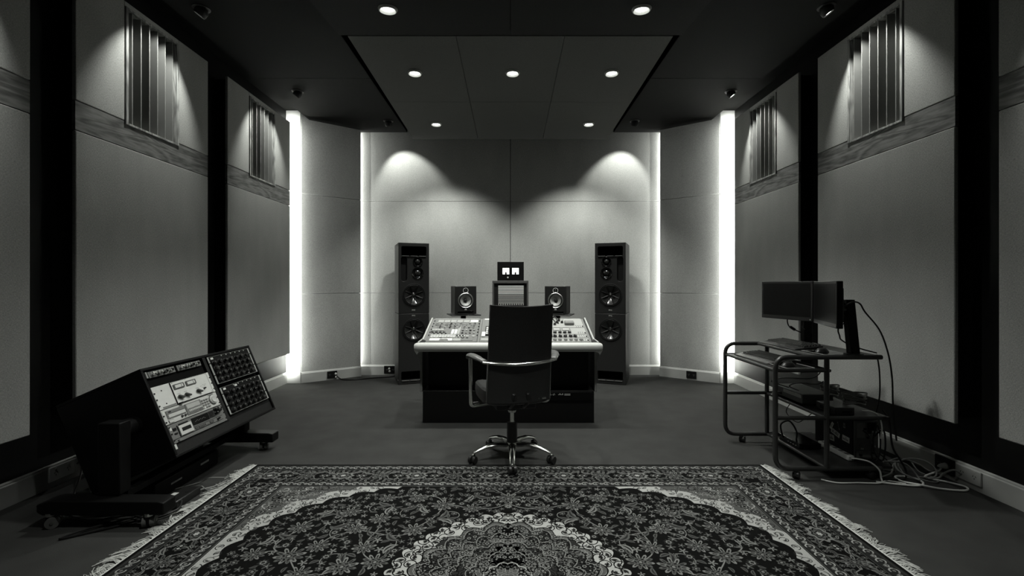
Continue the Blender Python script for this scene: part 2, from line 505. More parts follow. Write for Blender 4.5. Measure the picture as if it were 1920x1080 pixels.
eyeball(-2.35, 3.46, (-2.70, 3.43, 2.82), 'black eyeball spotlight aimed at the nearer slatted vent above the equipment rack', SW, 80)
eyeball(-2.315, 4.95, (-2.70, 4.96, 2.82), 'black eyeball spotlight over the farther slatted vent of the wall behind the rack', SW, 80)
eyeball(2.39, 3.44, (2.70, 3.38, 2.82), 'black eyeball spotlight aimed at the nearer slatted vent above the monitor cart', SW, 80)
eyeball(2.40, 4.95, (2.70, 4.874, 2.82), 'black eyeball spotlight over the farther slatted vent of the wall behind the cart', SW, 80)
eyeball(-1.57, 5.85, (-1.42, 6.29, 2.62), 'small black spotlight near the back wall, above the tall speaker nearer the rack', 32, 76)
eyeball(1.60, 5.85, (1.50, 6.29, 2.62), 'small black spotlight near the back wall, above the tall speaker nearer the cart', 32, 76)
eyeball(-2.35, 1.95, (-2.70, 1.94, 2.82), '', SW * 1.7, 76, seen=False)
eyeball(2.39, 1.95, (2.70, 1.90, 2.82), '', SW * 1.7, 76, seen=False)
# tubes behind the wall panels and behind the angled wings
for s in (-1, 1):
    area('slot_tube', (s * 2.775, 5.615, 1.72), (0, 1, 0), 0.05, 3.1, 52, 130)
    area('wing_tube', (s * 2.125, 6.258, 1.75), (-s, 0.3, 0), 0.03, 3.2, 13)

# ------------------------------------------------------------------ side wall panels and vents
def wall_panel(s, y0, y1, label, vent_label):
    X = s * 2.70
    r = empty('acoustic_wall_panel', (X, (y0 + y1) / 2, 0.40), label, 'wall panel', None)
    h = (y1 - y0) / 2
    xf = sorted((0, s * 0.025))
    def part(name, boxes, bev):
        b = MB()
        for ya, yb, za, zb_, m, xa, xb in boxes:
            xx = sorted((xa * s, xb * s)); b.box((xx[0], ya, za - 0.40), (xx[1], yb, zb_ - 0.40), m)
        b.build(name, r, bevel=bev, seg=2)
    vy = 0.26
    part('lower_cloth', [(-h, h, 0.40, 2.208, 'wall_cloth', 0, 0.025)], 0.006)
    part('wood_band', [(-h, h, 2.213, 2.372, 'band_wood', 0.003, 0.025), (-h, -vy, 2.372, 2.393, 'band_wood', 0.003, 0.025), (vy, h, 2.372, 2.393, 'band_wood', 0.003, 0.025)], 0.0)
    part('upper_cloth', [(-h, -vy, 2.398, 3.237, 'wall_cloth', 0, 0.025), (vy, h, 2.398, 3.237, 'wall_cloth', 0, 0.025), (-vy, vy, 3.203, 3.237, 'wall_cloth', 0, 0.025)], 0.004)
    part('backing', [(-h + 0.025, h - 0.025, 0.43, 2.36, 'backing', 0.026, 0.135), (-h + 0.025, -vy - 0.01, 2.36, 3.22, 'backing', 0.026, 0.135), (vy + 0.01, h - 0.025, 2.36, 3.22, 'backing', 0.026, 0.135)], 0)
    if vent_label is None: return
    # the slatted vent
    v = empty('slatted_vent', (X, (y0 + y1) / 2, 2.372), vent_label, 'vent', None)
    b = MB()
    f = 0.022; zt = 0.829; e = 0.255
    def bx(ya, yb, za, zb_, xa, xb, m):
        xx = sorted((xa * s, xb * s)); b.box((xx[0], ya, za), (xx[1], yb, zb_), m)
    bx(-e, -e + f, 0, zt, -0.008, 0.10, 'frame_wood'); bx(e - f, e, 0, zt, -0.008, 0.10, 'frame_wood')
    bx(-e + f, e - f, 0, f * 0.7, -0.006, 0.10, 'frame_wood'); bx(-e + f, e - f, zt - f * 0.7, zt, -0.006, 0.10, 'frame_wood')
    b.build('frame', v, bevel=0.002, seg=1)
    b = MB(); bx(-e + 0.01, e - 0.01, 0.01, zt - 0.01, 0.101, 0.108, 'backing'); b.build('backing', v)
    n = 6; pitch = (2 * (e - f)) / n
    for i in range(n):
        b = MB()
        yc = -e + f + pitch * (i + 0.5)
        ang = math.radians(6)
        T = Matrix.Translation((s * 0.052, yc, zt / 2)) @ Matrix.Rotation(-s * ang, 4, 'Z')
        xx = sorted((-s * 0.048, s * 0.048))
        b.box((xx[0], -0.004, -zt / 2 + f * 0.7), (xx[1], 0.004, zt / 2 - f * 0.7), 'fin_paint', T)
        b.build('fin', v)
PL = {('rack', 0): 'tall grey cloth wall panel cut off by the photo edge, on the rack side',
      ('rack', 1): 'tall grey cloth wall panel with wood band, standing directly behind the equipment rack',
      ('rack', 2): 'grey cloth wall panel next to the white light slot, beyond the equipment rack',
      ('cart', 0): 'tall grey cloth wall panel cut off by the photo edge, on the monitor cart side',
      ('cart', 1): 'tall grey cloth wall panel with wood band, standing directly behind the monitor cart',
      ('cart', 2): 'grey cloth wall panel next to the white light slot, beyond the monitor cart'}
VL = {('rack', 0): None, ('cart', 0): None,
      ('rack', 1): 'larger spotlit vent of upright slats in a pale frame, above the equipment rack',
      ('rack', 2): 'smaller spotlit vent of upright slats, near the white slot on the rack side',
      ('cart', 1): 'larger spotlit vent of upright slats in a pale frame, above the monitor cart',
      ('cart', 2): 'smaller spotlit vent of upright slats, near the white slot on the cart side'}
for s, ys, side in ((-1, ((1.32, 2.559), (2.826, 4.062), (4.345, 5.577)), 'rack'), (1, ((1.28, 2.517), (2.765, 3.998), (4.265, 5.483)), 'cart')):
    for k, (y0, y1) in enumerate(ys):
        wall_panel(s, y0, y1, PL[side, k], VL[side, k])
# ------------------------------------------------------------------ tall speakers (two stacked cabinets each)
def text_mesh(body, size, m):
    c = bpy.data.curves.new('badge_text', 'FONT'); c.body = body; c.size = size; c.extrude = 0.0004
    c.align_x = 'CENTER'; c.align_y = 'CENTER'
    o = bpy.data.objects.new('badge_text', c); COL.objects.link(o)
    bpy.context.view_layer.update()
    me = bpy.data.meshes.new_from_object(o.evaluated_get(bpy.context.evaluated_depsgraph_get()))
    bpy.data.objects.remove(o)
    me.transform(Matrix.Rotation(PI / 2, 4, 'X'))
    me.materials.clear(); me.materials.append(MATS[m])
    return me
badge_me = text_mesh('PMC', 0.022, 'white_label')

def woofer(parent, x, z, R):
    T = Matrix.Translation((x, 0, z))
    w = MB(T); w.lathe([(R * 1.10, 0.0), (R * 1.10, 0.006), (R * 1.02, 0.008), (R, 0.002), (R * 0.98, 0.001)], 'rubber', 40)
    fr = w.build('woofer', parent)
    b = MB(T); b.lathe([(R * 0.98, 0.001), (R * 0.93, 0.008), (R * 0.86, 0.002)], 'rubber', 40); b.build('surround', fr)
    b = MB(T); b.lathe([(R * 0.86, 0.002), (R * 0.55, -0.022), (R * 0.24, -0.038)], 'cone_black', 40); b.build('cone', fr)
    b = MB(T); b.lathe([(R * 0.25, -0.038), (R * 0.22, -0.026), (R * 0.12, -0.018), (0, -0.016)], 'cone_black', 24)
    b.lathe([(R * 0.07, -0.0165), (R * 0.05, -0.013), (0, -0.012)], 'brushed', 16); b.build('dust_cap', fr)
    b = MB(T)
    for k in range(8):
        a = 2 * PI * (k + 0.5) / 8
        d = V((math.cos(a), 0, math.sin(a)))
        p0 = d * R * 0.24 + V((0, 0.030, 0)); p1 = d * R * 0.90 + V((0, -0.006, 0))
        b.tube([p0, (p0 + p1) / 2 + V((0, 0.002, 0)), p1], [0.012, 0.010, 0.007], 'rubber', 6)
    b.build('spokes', fr)

def tower(x, y, yaw, side, who):
    """side=+1: the slot is on the outer left"""
    M = Matrix.Translation((x, y, 0)) @ Matrix.Rotation(yaw, 4, 'Z')
    D = 0.46; W = 0.38
    up = empty('studio_speaker', M @ Matrix.Translation((0, 0, 0.885)), 'black three-way speaker cabinet, upper of the tall stack nearer ' + who, 'speaker', 'stacked tall speakers')
    lo = empty('bass_speaker', M, 'black bass speaker on the floor, lower of the tall stack nearer ' + who, 'speaker', 'stacked tall speakers')
    f = lambda u: side * (u - W / 2)      # u: metres from the outer edge of the face
    # upper cabinet
    b = MB()
    b.box((-W / 2, 0, 0), (W / 2, D, 0.883), 'speaker_black')
    cab = b.build('cabinet', up, bevel=0.004)
    zz0 = 0.885; q = MB()
    for u, z, R in ((0.237, 1.533, 0.058), (0.237, 1.390, 0.070), (0.190, 1.117, 0.130)): q.cyl((f(u), -0.02, z - zz0), (f(u), 0.075, z - zz0), R, 'matte_black', n=40)
    xs = sorted((f(0.035), f(0.345))); q.prism(rrect(xs[0], 1.60 - zz0, xs[1], 1.725 - zz0, 0.02), 'y', -0.02, 0.12, 'matte_black')
    xs = sorted((f(0.03), f(0.105))); q.prism(rrect(xs[0], 1.285 - zz0, xs[1], 1.595 - zz0, 0.035), 'y', -0.02, 0.03, 'matte_black')
    carve(cab, q, 'matte_black')
    def hole(parent, x0, x1, z0, z1, r, m, name, lip=True):
        xs = sorted((f(x0), f(x1)))
        b = MB(); b.prism(rrect(xs[0], z0, xs[1], z1, r), 'y', 0.022, 0.031, m)
        o = b.build(name, parent)
        return o
    z0 = 0.885
    b = MB(); xs = sorted((f(0.035), f(0.345)))
    b.prism(rrect(xs[0] - 0.001, 1.599 - z0, xs[1] + 0.001, 1.726 - z0, 0.02), 'y', 0.11, 0.115, 'black_void')
    b.box((xs[0] + 0.005, -0.007, 1.598 - z0), (xs[1] - 0.005, -0.0005, 1.604 - z0), 'speaker_face')
    p = b.build('port', up)
    for k in range(3):
        q = xs[0] + (xs[1] - xs[0]) * (k + 0.5) / 3
        b = MB(); b.box((q - 0.042, -0.009, 1.601 - z0), (q + 0.042, -0.006, 1.6065 - z0), 'knob_mid'); b.build('lip', p)
    hole(up, 0.029, 0.106, 1.284 - z0, 1.596 - z0, 0.035, 'matte_black', 'side_port')
    def dome(parent, u, zz, R, name):
        T = Matrix.Translation((f(u), 0, zz))
        b = MB(T); b.lathe([(R, 0), (R, 0.005), (R * 0.95, 0.007), (R * 0.6, -0.012), (R * 0.55, -0.012)], 'gloss_black', 32)
        o = b.build(name, parent)
        b = MB(T); b.lathe([(R * 0.55, -0.012), (R * 0.42, 0.004), (R * 0.25, 0.010), (0, 0.012)], 'cone_black', 24); b.build('dome', o)
    dome(up, 0.237, 1.533 - z0, 0.062, 'tweeter')
    dome(up, 0.237, 1.390 - z0, 0.074, 'midrange')
    woofer(up, f(0.190), 1.117 - z0, 0.132)
    link(badge_me, 'badge', up, (f(0.186), -0.001, 0.926 - z0))
    # lower cabinet
    b = MB(); b.box((-W / 2, 0, 0.0), (W / 2, D, 0.881), 'speaker_black'); cab = b.build('cabinet', lo, bevel=0.004)
    q = MB(); q.cyl((f(0.190), -0.02, 0.682), (f(0.190), 0.075, 0.682), 0.130, 'matte_black', n=40)
    xs = sorted((f(0.035), f(0.345))); q.prism(rrect(xs[0], 0.05, xs[1], 0.16, 0.012), 'y', -0.02, 0.12, 'matte_black')
    carve(cab, q, 'matte_black')
    link(badge_me, 'badge', lo, (f(0.186), -0.001, 0.856))
    woofer(lo, f(0.190), 0.682, 0.132)
    b = MB(); xs = sorted((f(0.035), f(0.345)))
    b.prism(rrect(xs[0] - 0.001, 0.049, xs[1] + 0.001, 0.161, 0.012), 'y', 0.11, 0.115, 'black_void')
    p = b.build('port', lo)
    for k in range(3):
        q = xs[0] + (xs[1] - xs[0]) * (k + 0.5) / 3
        b = MB(); b.box((q - 0.042, -0.009, 0.046), (q + 0.042, -0.0005, 0.052), 'knob_mid'); b.build('lip', p)
yw = math.radians(20)
tower(-1.388 + 0.19 * math.cos(yw), 5.64 + 0.19 * math.sin(yw), yw, 1, 'the equipment rack')
tower(1.425 - 0.19 * math.cos(yw), 5.62 + 0.19 * math.sin(yw), -yw, -1, 'the monitor cart')

# ------------------------------------------------------------------ near-field monitors on stands
def nearfield(x, y, yaw, side, who):
    ZT = 0.925
    M = Matrix.Translation((x, y, ZT)) @ Matrix.Rotation(yaw, 4, 'Z')
    r = empty('desktop_speaker', M, 'small black speaker with pale cone, behind the desk nearer ' + who, 'speaker', 'small speakers behind the desk')
    W = 0.236; H = 0.305; D = 0.24
    b = MB(); b.box((-W / 2, 0, 0.006), (W / 2, D, H), 'black_plastic'); cab = b.build('cabinet', r, bevel=0.004)
    q = MB(); q.cyl((0, -0.02, 0.258), (0, 0.03, 0.258), 0.024, 'matte_black', n=32); q.cyl((0, -0.02, 0.152), (0, 0.05, 0.152), 0.070, 'matte_black', n=40)
    q.prism(rrect(-0.085, 0.014, 0.085, 0.034, 0.006), 'y', -0.02, 0.05, 'matte_black'); carve(cab, q, 'matte_black')
    T = Matrix.Translation((0, 0, 0.258))
    b = MB(T); b.lathe([(0.030, 0), (0.030, 0.005), (0.025, 0.006), (0.022, 0.001)], 'panel_light', 28); t = b.build('tweeter', r)
    b = MB(T); b.lathe([(0.022, 0.001), (0.012, -0.006), (0.011, 0.001), (0.006, 0.005), (0, 0.006)], 'cone_black', 20); b.build('dome', t)
    T = Matrix.Translation((0, 0, 0.152))
    b = MB(T); b.lathe([(0.083, 0), (0.083, 0.005), (0.078, 0.008), (0.070, 0.003)], 'brushed', 36); w = b.build('woofer', r)
    b = MB(T); b.lathe([(0.070, 0.003), (0.065, 0.008), (0.058, 0.001)], 'rubber', 36); b.build('surround', w)
    b = MB(T); b.lathe([(0.058, 0.001), (0.04, -0.014), (0.02, -0.026)], 'cone_grey', 36); b.build('cone', w)
    b = MB(T); b.lathe([(0.021, -0.026), (0.017, -0.012), (0, -0.004)], 'cone_black', 20); b.build('dust_cap', w)
    b = MB(); b.prism([(-0.014, 0.05), (0.014, 0.05), (0.006, 0.066), (-0.006, 0.066)], 'y', -0.0015, 0, 'dim_label'); b.build('badge', r)
    b = MB(); b.prism(rrect(-0.086, 0.013, 0.086, 0.035, 0.006), 'y', 0.045, 0.05, 'black_void'); b.box((-0.08, -0.006, 0.012), (0.08, 0, 0.016), 'brushed'); b.build('port', r)
    b = MB()
    for sx in (-0.09, 0.09):
        for yy in (0.03, 0.2): b.cyl((sx, yy, 0), (sx, yy, 0.007), 0.012, 'rubber', n=10)
    b.build('rubber_feet', r)
    s = empty('speaker_stand', Matrix.Translation((x, y, 0)) @ Matrix.Rotation(yaw, 4, 'Z'), 'slim black stand with flat top plate under the small speaker nearer ' + who, 'speaker stand', 'stands of the small speakers')
    b = MB(); b.box((-0.16, -0.04, ZT - 0.012), (0.16, 0.27, ZT), 'black_plastic'); b.build('top_plate', s, bevel=0.003)
    b = MB(); b.tube([(0, 0.13, 0.02), (0, 0.13, ZT - 0.012)], 0.03, 'black_plastic', 16); b.build('post', s)
    b = MB(); b.box((-0.15, -0.02, 0), (0.15, 0.28, 0.02), 'black_plastic'); b.build('base_plate', s, bevel=0.003)
yn = math.radians(17)
nearfield(-0.478, 4.86, yn, 1, 'the equipment rack')
nearfield(0.482, 4.86, -yn, -1, 'the monitor cart')

# ------------------------------------------------------------------ central rack box with meter box on it
r = empty('equipment_cabinet', (0.0, 4.95, 0), 'dark upright cabinet with pale louvred gear in it, behind the chair back', 'cabinet')
b = MB()
W = 0.394; z1 = 1.290
b.box((-W / 2, 0, 0), (-W / 2 + 0.018, 0.36, z1 - 0.03), 'cabinet_grey'); b.box((W / 2 - 0.018, 0, 0), (W / 2, 0.36, z1 - 0.03), 'cabinet_grey')
b.box((-W / 2, 0, z1 - 0.03), (W / 2, 0.36, z1), 'cabinet_grey'); b.box((-W / 2 + 0.018, 0.34, 0.05), (W / 2 - 0.018, 0.358, z1 - 0.03), 'backing')
b.box((-W / 2 + 0.018, 0, 0.0), (W / 2 - 0.018, 0.358, 0.05), 'matte_black')
b.build('case', r, bevel=0.003)
b = MB(); b.box((-W / 2 + 0.018, 0.02, 0.05), (-0.135, 0.06, z1 - 0.035), 'rack_face'); b.box((0.147, 0.02, 0.05), (W / 2 - 0.018, 0.06, z1 - 0.035), 'rack_face'); b.build('mounting_rails', r)
lv = empty('patch_bay', (0.006, 4.943, 1.02), 'pale panel of thin horizontal strips inside the cabinet behind the chair', 'patch bay')
b = MB(); b.box((-0.138, 0.01, 0), (0.138, 0.05, 0.222), 'matte_black'); b.build('body', lv)
for k in range(14):
    z = 0.03 + 0.0136 * k
    b = MB(); b.box((-0.138, 0.0, z), (0.138, 0.012, z + 0.0076), 'white_label' if k > 6 else 'panel_light'); b.build('strip', lv)
b = MB(); b.box((-0.138, 0.0, 0.0), (0.138, 0.012, 0.026), 'panel_light')
for k in range(11): b.box((-0.128 + k * 0.0245, -0.002, 0.005), (-0.128 + k * 0.0245 + 0.012, 0.0, 0.02), 'matte_black')
b.build('jack_row', lv)
mb = empty('meter_box', (0.002, 4.97, 1.290), 'black box with two lit white needle meters, on top of the cabinet', 'meter box')
b = MB(); b.box((-0.145, 0, 0.0), (0.145, 0.2, 0.205), 'meter_black'); b.build('case', mb, bevel=0.003)
for k, xx in enumerate((-0.051, 0.053)):
    b = MB(); b.box((xx - 0.047, -0.004, 0.064), (xx + 0.047, 0, 0.156), 'gloss_black'); mt = b.build('meter', mb, bevel=0.002, seg=1)
    b = MB(); b.prism([(xx - 0.037, 0.068), (xx - 0.008, 0.068), (xx - 0.008, 0.086), (xx - 0.003, 0.092), (xx + 0.003, 0.092), (xx + 0.008, 0.086), (xx + 0.008, 0.068), (xx + 0.037, 0.068), (xx + 0.037, 0.138), (xx - 0.037, 0.138)], 'y', -0.006, -0.004, 'meter_glow'); b.build('dial', mt)
    b = MB(); b.tube([V((xx, -0.0065, 0.09)), V((xx + 0.018, -0.0065, 0.128))], 0.0012, 'matte_black', 6)
    b.tube([V((xx - 0.028 + 0.056 * t, -0.0065, 0.122 + 0.010 * math.sin(PI * t))) for t in [i / 8 for i in range(9)]], 0.0008, 'cheek_grey', 5)
    b.build('needle', mt)
b = MB(Matrix.Translation((-0.030, 0, 0.035))); b.lathe([(0.009, 0), (0.008, 0.008), (0, 0.009)], 'white_label', 16); b.build('button', mb)

# ------------------------------------------------------------------ console desk
XC = -0.018; W2 = 0.773
r = empty('mixing_desk', (XC, 4.10, 0), 'wide black studio desk with a pale padded front rail, in the middle of the room', 'desk')
b = MB(); b.box((-W2, 0.0, 0), (W2, 0.62, 0.29), 'console_black'); b.build('base_cabinet', r, bevel=0.004)
b = MB(); b.box((-W2 + 0.03, 0.12, 0.29), (W2 - 0.03, 0.14, 0.70), 'console_black'); b.box((-W2 + 0.03, 0.60, 0.29), (W2 - 0.03, 0.62, 0.85), 'console_black'); b.build('knee_panel', r)
b = MB(); b.box((-W2 + 0.1, 0.05, 0.62), (W2 * 0.0, 0.30, 0.66), 'rack_face'); b.build('under_tray', r, bevel=0.004)
for s in (-1, 1):
    b = MB()
    yz = [(0.02, 0.29), (0.50, 0.29), (0.50, 0.885), (0.03, 0.72), (-0.02, 0.70), (-0.02, 0.66), (0.02, 0.58)]
    xs = sorted((s * (W2 + 0.004), s * (W2 + 0.024)))
    b.prism([(xs[0], 0.28), (xs[1], 0.28), (xs[1], 0.565), (xs[1] + (0.055 if s > 0 else -0.0), 0.655), (xs[0] + (0.0 if s > 0 else -0.055), 0.655), (xs[0], 0.565)] if s > 0 else
            [(xs[0], 0.28), (xs[1], 0.28), (xs[1], 0.655), (xs[0] - 0.055, 0.655), (xs[0], 0.565)], 'y', 0.0, 0.03, 'cheek_grey')
    b.prism([(y, z) for y, z in [(0.03, 0.28), (0.56, 0.28), (0.56, 0.90), (0.03, 0.72)]], 'x', xs[0], xs[1], 'console_black')
    b.build('side_panel', r, bevel=0.003)
# padded front rail
prof = []
for t in range(20):
    a = 2 * PI * t / 20
    ca, sa = math.cos(a), math.sin(a)
    prof.append((0.050 * math.copysign(abs(ca) ** 0.75, ca), 0.040 * math.copysign(abs(sa) ** 0.75, sa)))
b = MB()
xs = [(-0.832, 0.05), (-0.828, 0.55), (-0.815, 0.85), (-0.79, 1.0), (0.79, 1.0), (0.815, 0.85), (0.828, 0.55), (0.832, 0.05)]
vs = []; fs = []
for x, k in xs:
    for y, z in prof: vs.append((x, -0.075 + y * (0.4 + 0.6 * k), 0.694 + z * (0.4 + 0.6 * k) if k > 0.1 else 0.694 + z * 0.4))
n = 20
for i in range(len(xs) - 1):
    for j in range(n): fs.append((i * n + j, i * n + (j + 1) % n, (i + 1) * n + (j + 1) % n, (i + 1) * n + j))
fs += [tuple(range(n)), tuple(range((len(xs) - 1) * n, len(xs) * n))]
b.add(vs, fs, 'bolster'); b.build('front_rail', r, bevel=0)
# sloping surface: local frame, x along the desk, z up the slope, -y out of the surface
ex = V((1, 0, 0)); ez = V((0, 0.955, 0.2966)).normalized(); ey = ez.cross(ex)
O = V((-0.791, 4.045, 0.731))
SURF = Matrix((( ex.x, ey.x, ez.x, O.x), (ex.y, ey.y, ez.y, O.y), (ex.z, ey.z, ez.z, O.z), (0, 0, 0, 1)))
Ri = Matrix.Translation((-XC, -4.10, 0)) @ SURF
SW_ = 1.545; SD = 0.575
b = MB(Ri); b.box((0.0, 0.006, 0.0), (SW_, 0.03, SD), 'rack_face')
for x in (0.020, 0.5025, 1.0265, 1.510): b.box((x - 0.010, 0.001, 0.012), (x + 0.010, 0.006, SD - 0.004), 'panel_mid')
b.build('top_frame', r)
for x in (0.004, SW_ - 0.004):
    b = MB(Ri); b.box((x - 0.008, -0.012, 0.05), (x + 0.008, 0.03, SD + 0.004), 'edge_cream'); b.build('side_trim', r, bevel=0.003)
for s, x in ((-1, 0.0), (1, SW_)):
    b = MB(Ri); q = -0.025 * s
    p = [(x + s * 0.028, -0.004), (x - s * 0.03, -0.004), (x - s * 0.03, 0.04), (x, 0.062)]
    b.prism(p, 'y', -0.004, 0.006, 'rack_face'); b.build('corner_plate', r)
    b = MB(Ri); b.tube([(x + s * 0.030, -0.004, -0.004), (x + s * 0.002, -0.006, 0.06)], 0.006, 'edge_cream', 8)
    b.build('corner_edge', r)
# little labels on gear in the knee bay
gr = empty('power_amplifier', (0.43, 4.085, 0.205), 'black rack unit with tiny pale markings low in the desk front, beside the chair', 'rack unit')
b = MB(); b.box((-0.24, 0.004, 0), (0.3, 0.014, 0.075), 'rack_black'); b.build('front_panel', gr, bevel=0.002)
b = MB()
for k in range(9): b.box((-0.10 + k * 0.009, 0.001, 0.045 + (k % 3) * 0.004), (-0.096 + k * 0.009, 0.004, 0.052 + (k % 4) * 0.004), 'dim_label')
for k in range(4): b.box((0.0 + k * 0.012, 0.001, 0.05), (0.007 + k * 0.012, 0.004, 0.056 + (k % 2) * 0.008), 'dim_label')
for k in range(3): b.box((0.055, 0.001, 0.046 + k * 0.006), (0.108, 0.004, 0.049 + k * 0.006), 'dim_label')
b.build('markings', gr)

# ---- module: transfer console nearest the rack
def module(name, x, w, d0, d1, label, m, cat='mixer', group=None):
    o = empty(name, SURF @ Matrix.Translation((x, 0, d0)), label, cat, group)
    b = MB(); b.box((0, -0.004, 0), (w, 0.004, d1 - d0), m); b.build('face_plate', o, bevel=0.0015, seg=1)
    return o
def plate(o, x0, z0, x1, z1, m, h=0.005, name='button', bev=0.001):
    b = MB(); b.box((x0, -0.004 - h, z0), (x1, -0.003, z1), m); return b.build(name, o, bevel=bev, seg=1)
mx = module('mixer_module', 0.032, 0.458, 0.01, 0.57, 'busy grey mixer module with white label strips, in the desk top nearest the equipment rack', 'panel_grey')
plate(mx, 0.004, 0.536, 0.45, 0.552, 'panel_light', 0.003, 'top_strip')
x = 0.045
for w in (0.055, 0.056, 0.054, 0.055, 0.06, 0.075):
    plate(mx, x, 0.452, x + w, 0.515, 'white_label' if w > 0.07 else 'panel_light', 0.004, 'meter_label'); x += w + 0.008
random.seed(3)
for j, z in enumerate((0.420, 0.388, 0.352, 0.318)):
    for i in range(9):
        if random.random() < 0.88: knob(mx, 0.04 + i * 0.046 + random.uniform(-0.004, 0.004), z, 0.010, 0.014, random.choice(['knob_grey', 'knob_mid', 'knob_mid', 'knob_black']))
for z in (0.405, 0.37, 0.335):
    for i in range(8): plate(mx, 0.052 + i * 0.046, z, 0.066 + i * 0.046, z + 0.008, random.choice(['panel_light', 'panel_mid', 'knob_grey']), 0.004)
for i in range(4): plate(mx, 0.018 + i * 0.028, 0.262, 0.043 + i * 0.028, 0.278, 'white_label', 0.006)
for x in (0.205, 0.235): plate(mx, x, 0.165, x + 0.024, 0.275, 'white_label', 0.004, 'fader_plate')
plate(mx, 0.262, 0.165, 0.285, 0.4, 'panel_light', 0.003, 'fader_plate')
for i in range(4): knob(mx, 0.03 + i * 0.036, 0.215, 0.013, 0.014, random.choice(['knob_grey', 'knob_black']))
for i in range(4): knob(mx, 0.05 + i * 0.036, 0.18, 0.008, 0.012, 'knob_black')
for z in (0.25, 0.19):
    for i in range(4): knob(mx, 0.31 + i * 0.036, z, 0.011, 0.014, ['knob_mid', 'knob_grey', 'panel_light', 'knob_black'][(i + int(z * 100)) % 4])
for z in (0.128, 0.096):
    for i in range(9): plate(mx, 0.028 + i * 0.0255, z, 0.050 + i * 0.0255, z + 0.019, 'white_label', 0.005)
for z in (0.13, 0.112, 0.095):
    for i in range(6): plate(mx, 0.264 + i * 0.0135, z, 0.273 + i * 0.0135, z + 0.011, 'white_label' if (i + int(z * 1000)) % 2 else 'matte_black', 0.004)
for i in range(2): knob(mx, 0.365 + i * 0.055, 0.115, 0.017, 0.010, 'panel_light')
for i, (x0, x1, m_) in enumerate(((0.03, 0.235, 'white_label'), (0.24, 0.31, 'panel_light'), (0.315, 0.42, 'panel_grey'))): plate(mx, x0, 0.02, x1, 0.07, m_, 0.004, 'hand_rest_plate')
for i in range(9): plate(mx, 0.035 + i * 0.04, 0.076, 0.055 + i * 0.04, 0.086, random.choice(['panel_light', 'matte_black', 'panel_mid']), 0.004)
b = MB(); b.prism([(0.12, 0.022), (0.20, 0.022), (0.19, 0.05), (0.13, 0.05)], 'y', -0.012, -0.008, 'cheek_grey'); b.build('pen_tray', mx)
for z in (0.13, 0.2, 0.27, 0.34, 0.41, 0.48):
    for x in (0.004, 0.448): plate(mx, x, z, x + 0.009, z + 0.02, 'matte_black', 0.005, 'rack_screw')
# ---- middle module
md = module('mixer_module', 0.515, 0.50, 0.01, 0.57, 'dark middle module of the desk top, mostly hidden by the chair back', 'panel_mid')
plate(md, 0.01, 0.02, 0.2, 0.075, 'panel_light', 0.004, 'hand_rest_plate'); plate(md, 0.012, 0.10, 0.045, 0.20, 'white_label', 0.012, 'note_pad')
plate(md, 0.04, 0.13, 0.15, 0.34, 'rack_face', 0.010, 'control_pad')
for j in range(4):
    for i in range(4): plate(md, 0.048 + i * 0.024, 0.15 + j * 0.044, 0.066 + i * 0.024, 0.178 + j * 0.044, 'white_label' if (i * j) % 3 != 2 else 'matte_black', 0.013)
plate(md, 0.02, 0.52, 0.2, 0.55, 'white_label', 0.004, 'label_strip')
for j in range(4):
    for i in range(6): knob(md, 0.2 + i * 0.05, 0.15 + j * 0.09, 0.012, 0.016)
# ---- modules nearest the cart
e4 = module('equalizer_unit', 1.038, 0.460, 0.01, 0.092, 'pale rack unit with one row of grey knobs, along the padded front rail', 'panel_light', 'equalizer')
for i, x in enumerate((0.03, 0.075, 0.12, 0.165, 0.210, 0.262, 0.310, 0.355, 0.40)): knob(e4, x - 0.012, 0.036, 0.016, 0.018, 'knob_mid', ang=0.2 * i, mark='panel_light')
e3 = module('equalizer_unit', 1.038, 0.460, 0.095, 0.172, 'pale rack unit with one row of large black knobs, second from the front rail', 'panel_light', 'equalizer')
for i, x in enumerate((0.045, 0.087, 0.128, 0.168, 0.216, 0.262, 0.310, 0.352)): knob(e3, x - 0.006, 0.03, 0.0165, 0.022, 'knob_black')
e2 = module('equalizer_unit', 1.038, 0.460, 0.175, 0.332, 'pale rack unit with black knobs under two grey label bars, third from the front rail', 'panel_light', 'equalizer')
for i, x in enumerate((0.04, 0.083, 0.125, 0.170, 0.217, 0.262, 0.306)): knob(e2, x - 0.002, 0.035, 0.0155, 0.022, 'knob_black')
for i, x in enumerate((0.045, 0.087, 0.130)): knob(e2, x, 0.11, 0.008, 0.02, 'knob_black')
for x0, x1 in ((0.155, 0.232), (0.24, 0.322)):
    p = plate(e2, x0, 0.078, x1, 0.14, 'panel_mid', 0.004, 'label_bar')
    b = MB(); b.box((x0 + 0.01, -0.0095, 0.105), (x1 - 0.012, -0.008, 0.122), 'white_label'); b.build('paper_label', p)
e1 = module('equalizer_unit', 1.038, 0.460, 0.335, 0.57, 'pale rack unit under the black patch leads, at the back of the desk top', 'panel_light', 'equalizer')
for x, z in ((0.04, 0.15), (0.085, 0.17), (0.13, 0.15), (0.04, 0.06), (0.085, 0.06), (0.145, 0.06), (0.185, 0.07), (0.235, 0.17), (0.21, 0.12), (0.26, 0.12)): knob(e1, x, z, 0.012, 0.028, 'knob_black')
for k in range(5): plate(e1, 0.20 + k * 0.018, 0.2, 0.212 + k * 0.018, 0.206, 'knob_mid', 0.003)
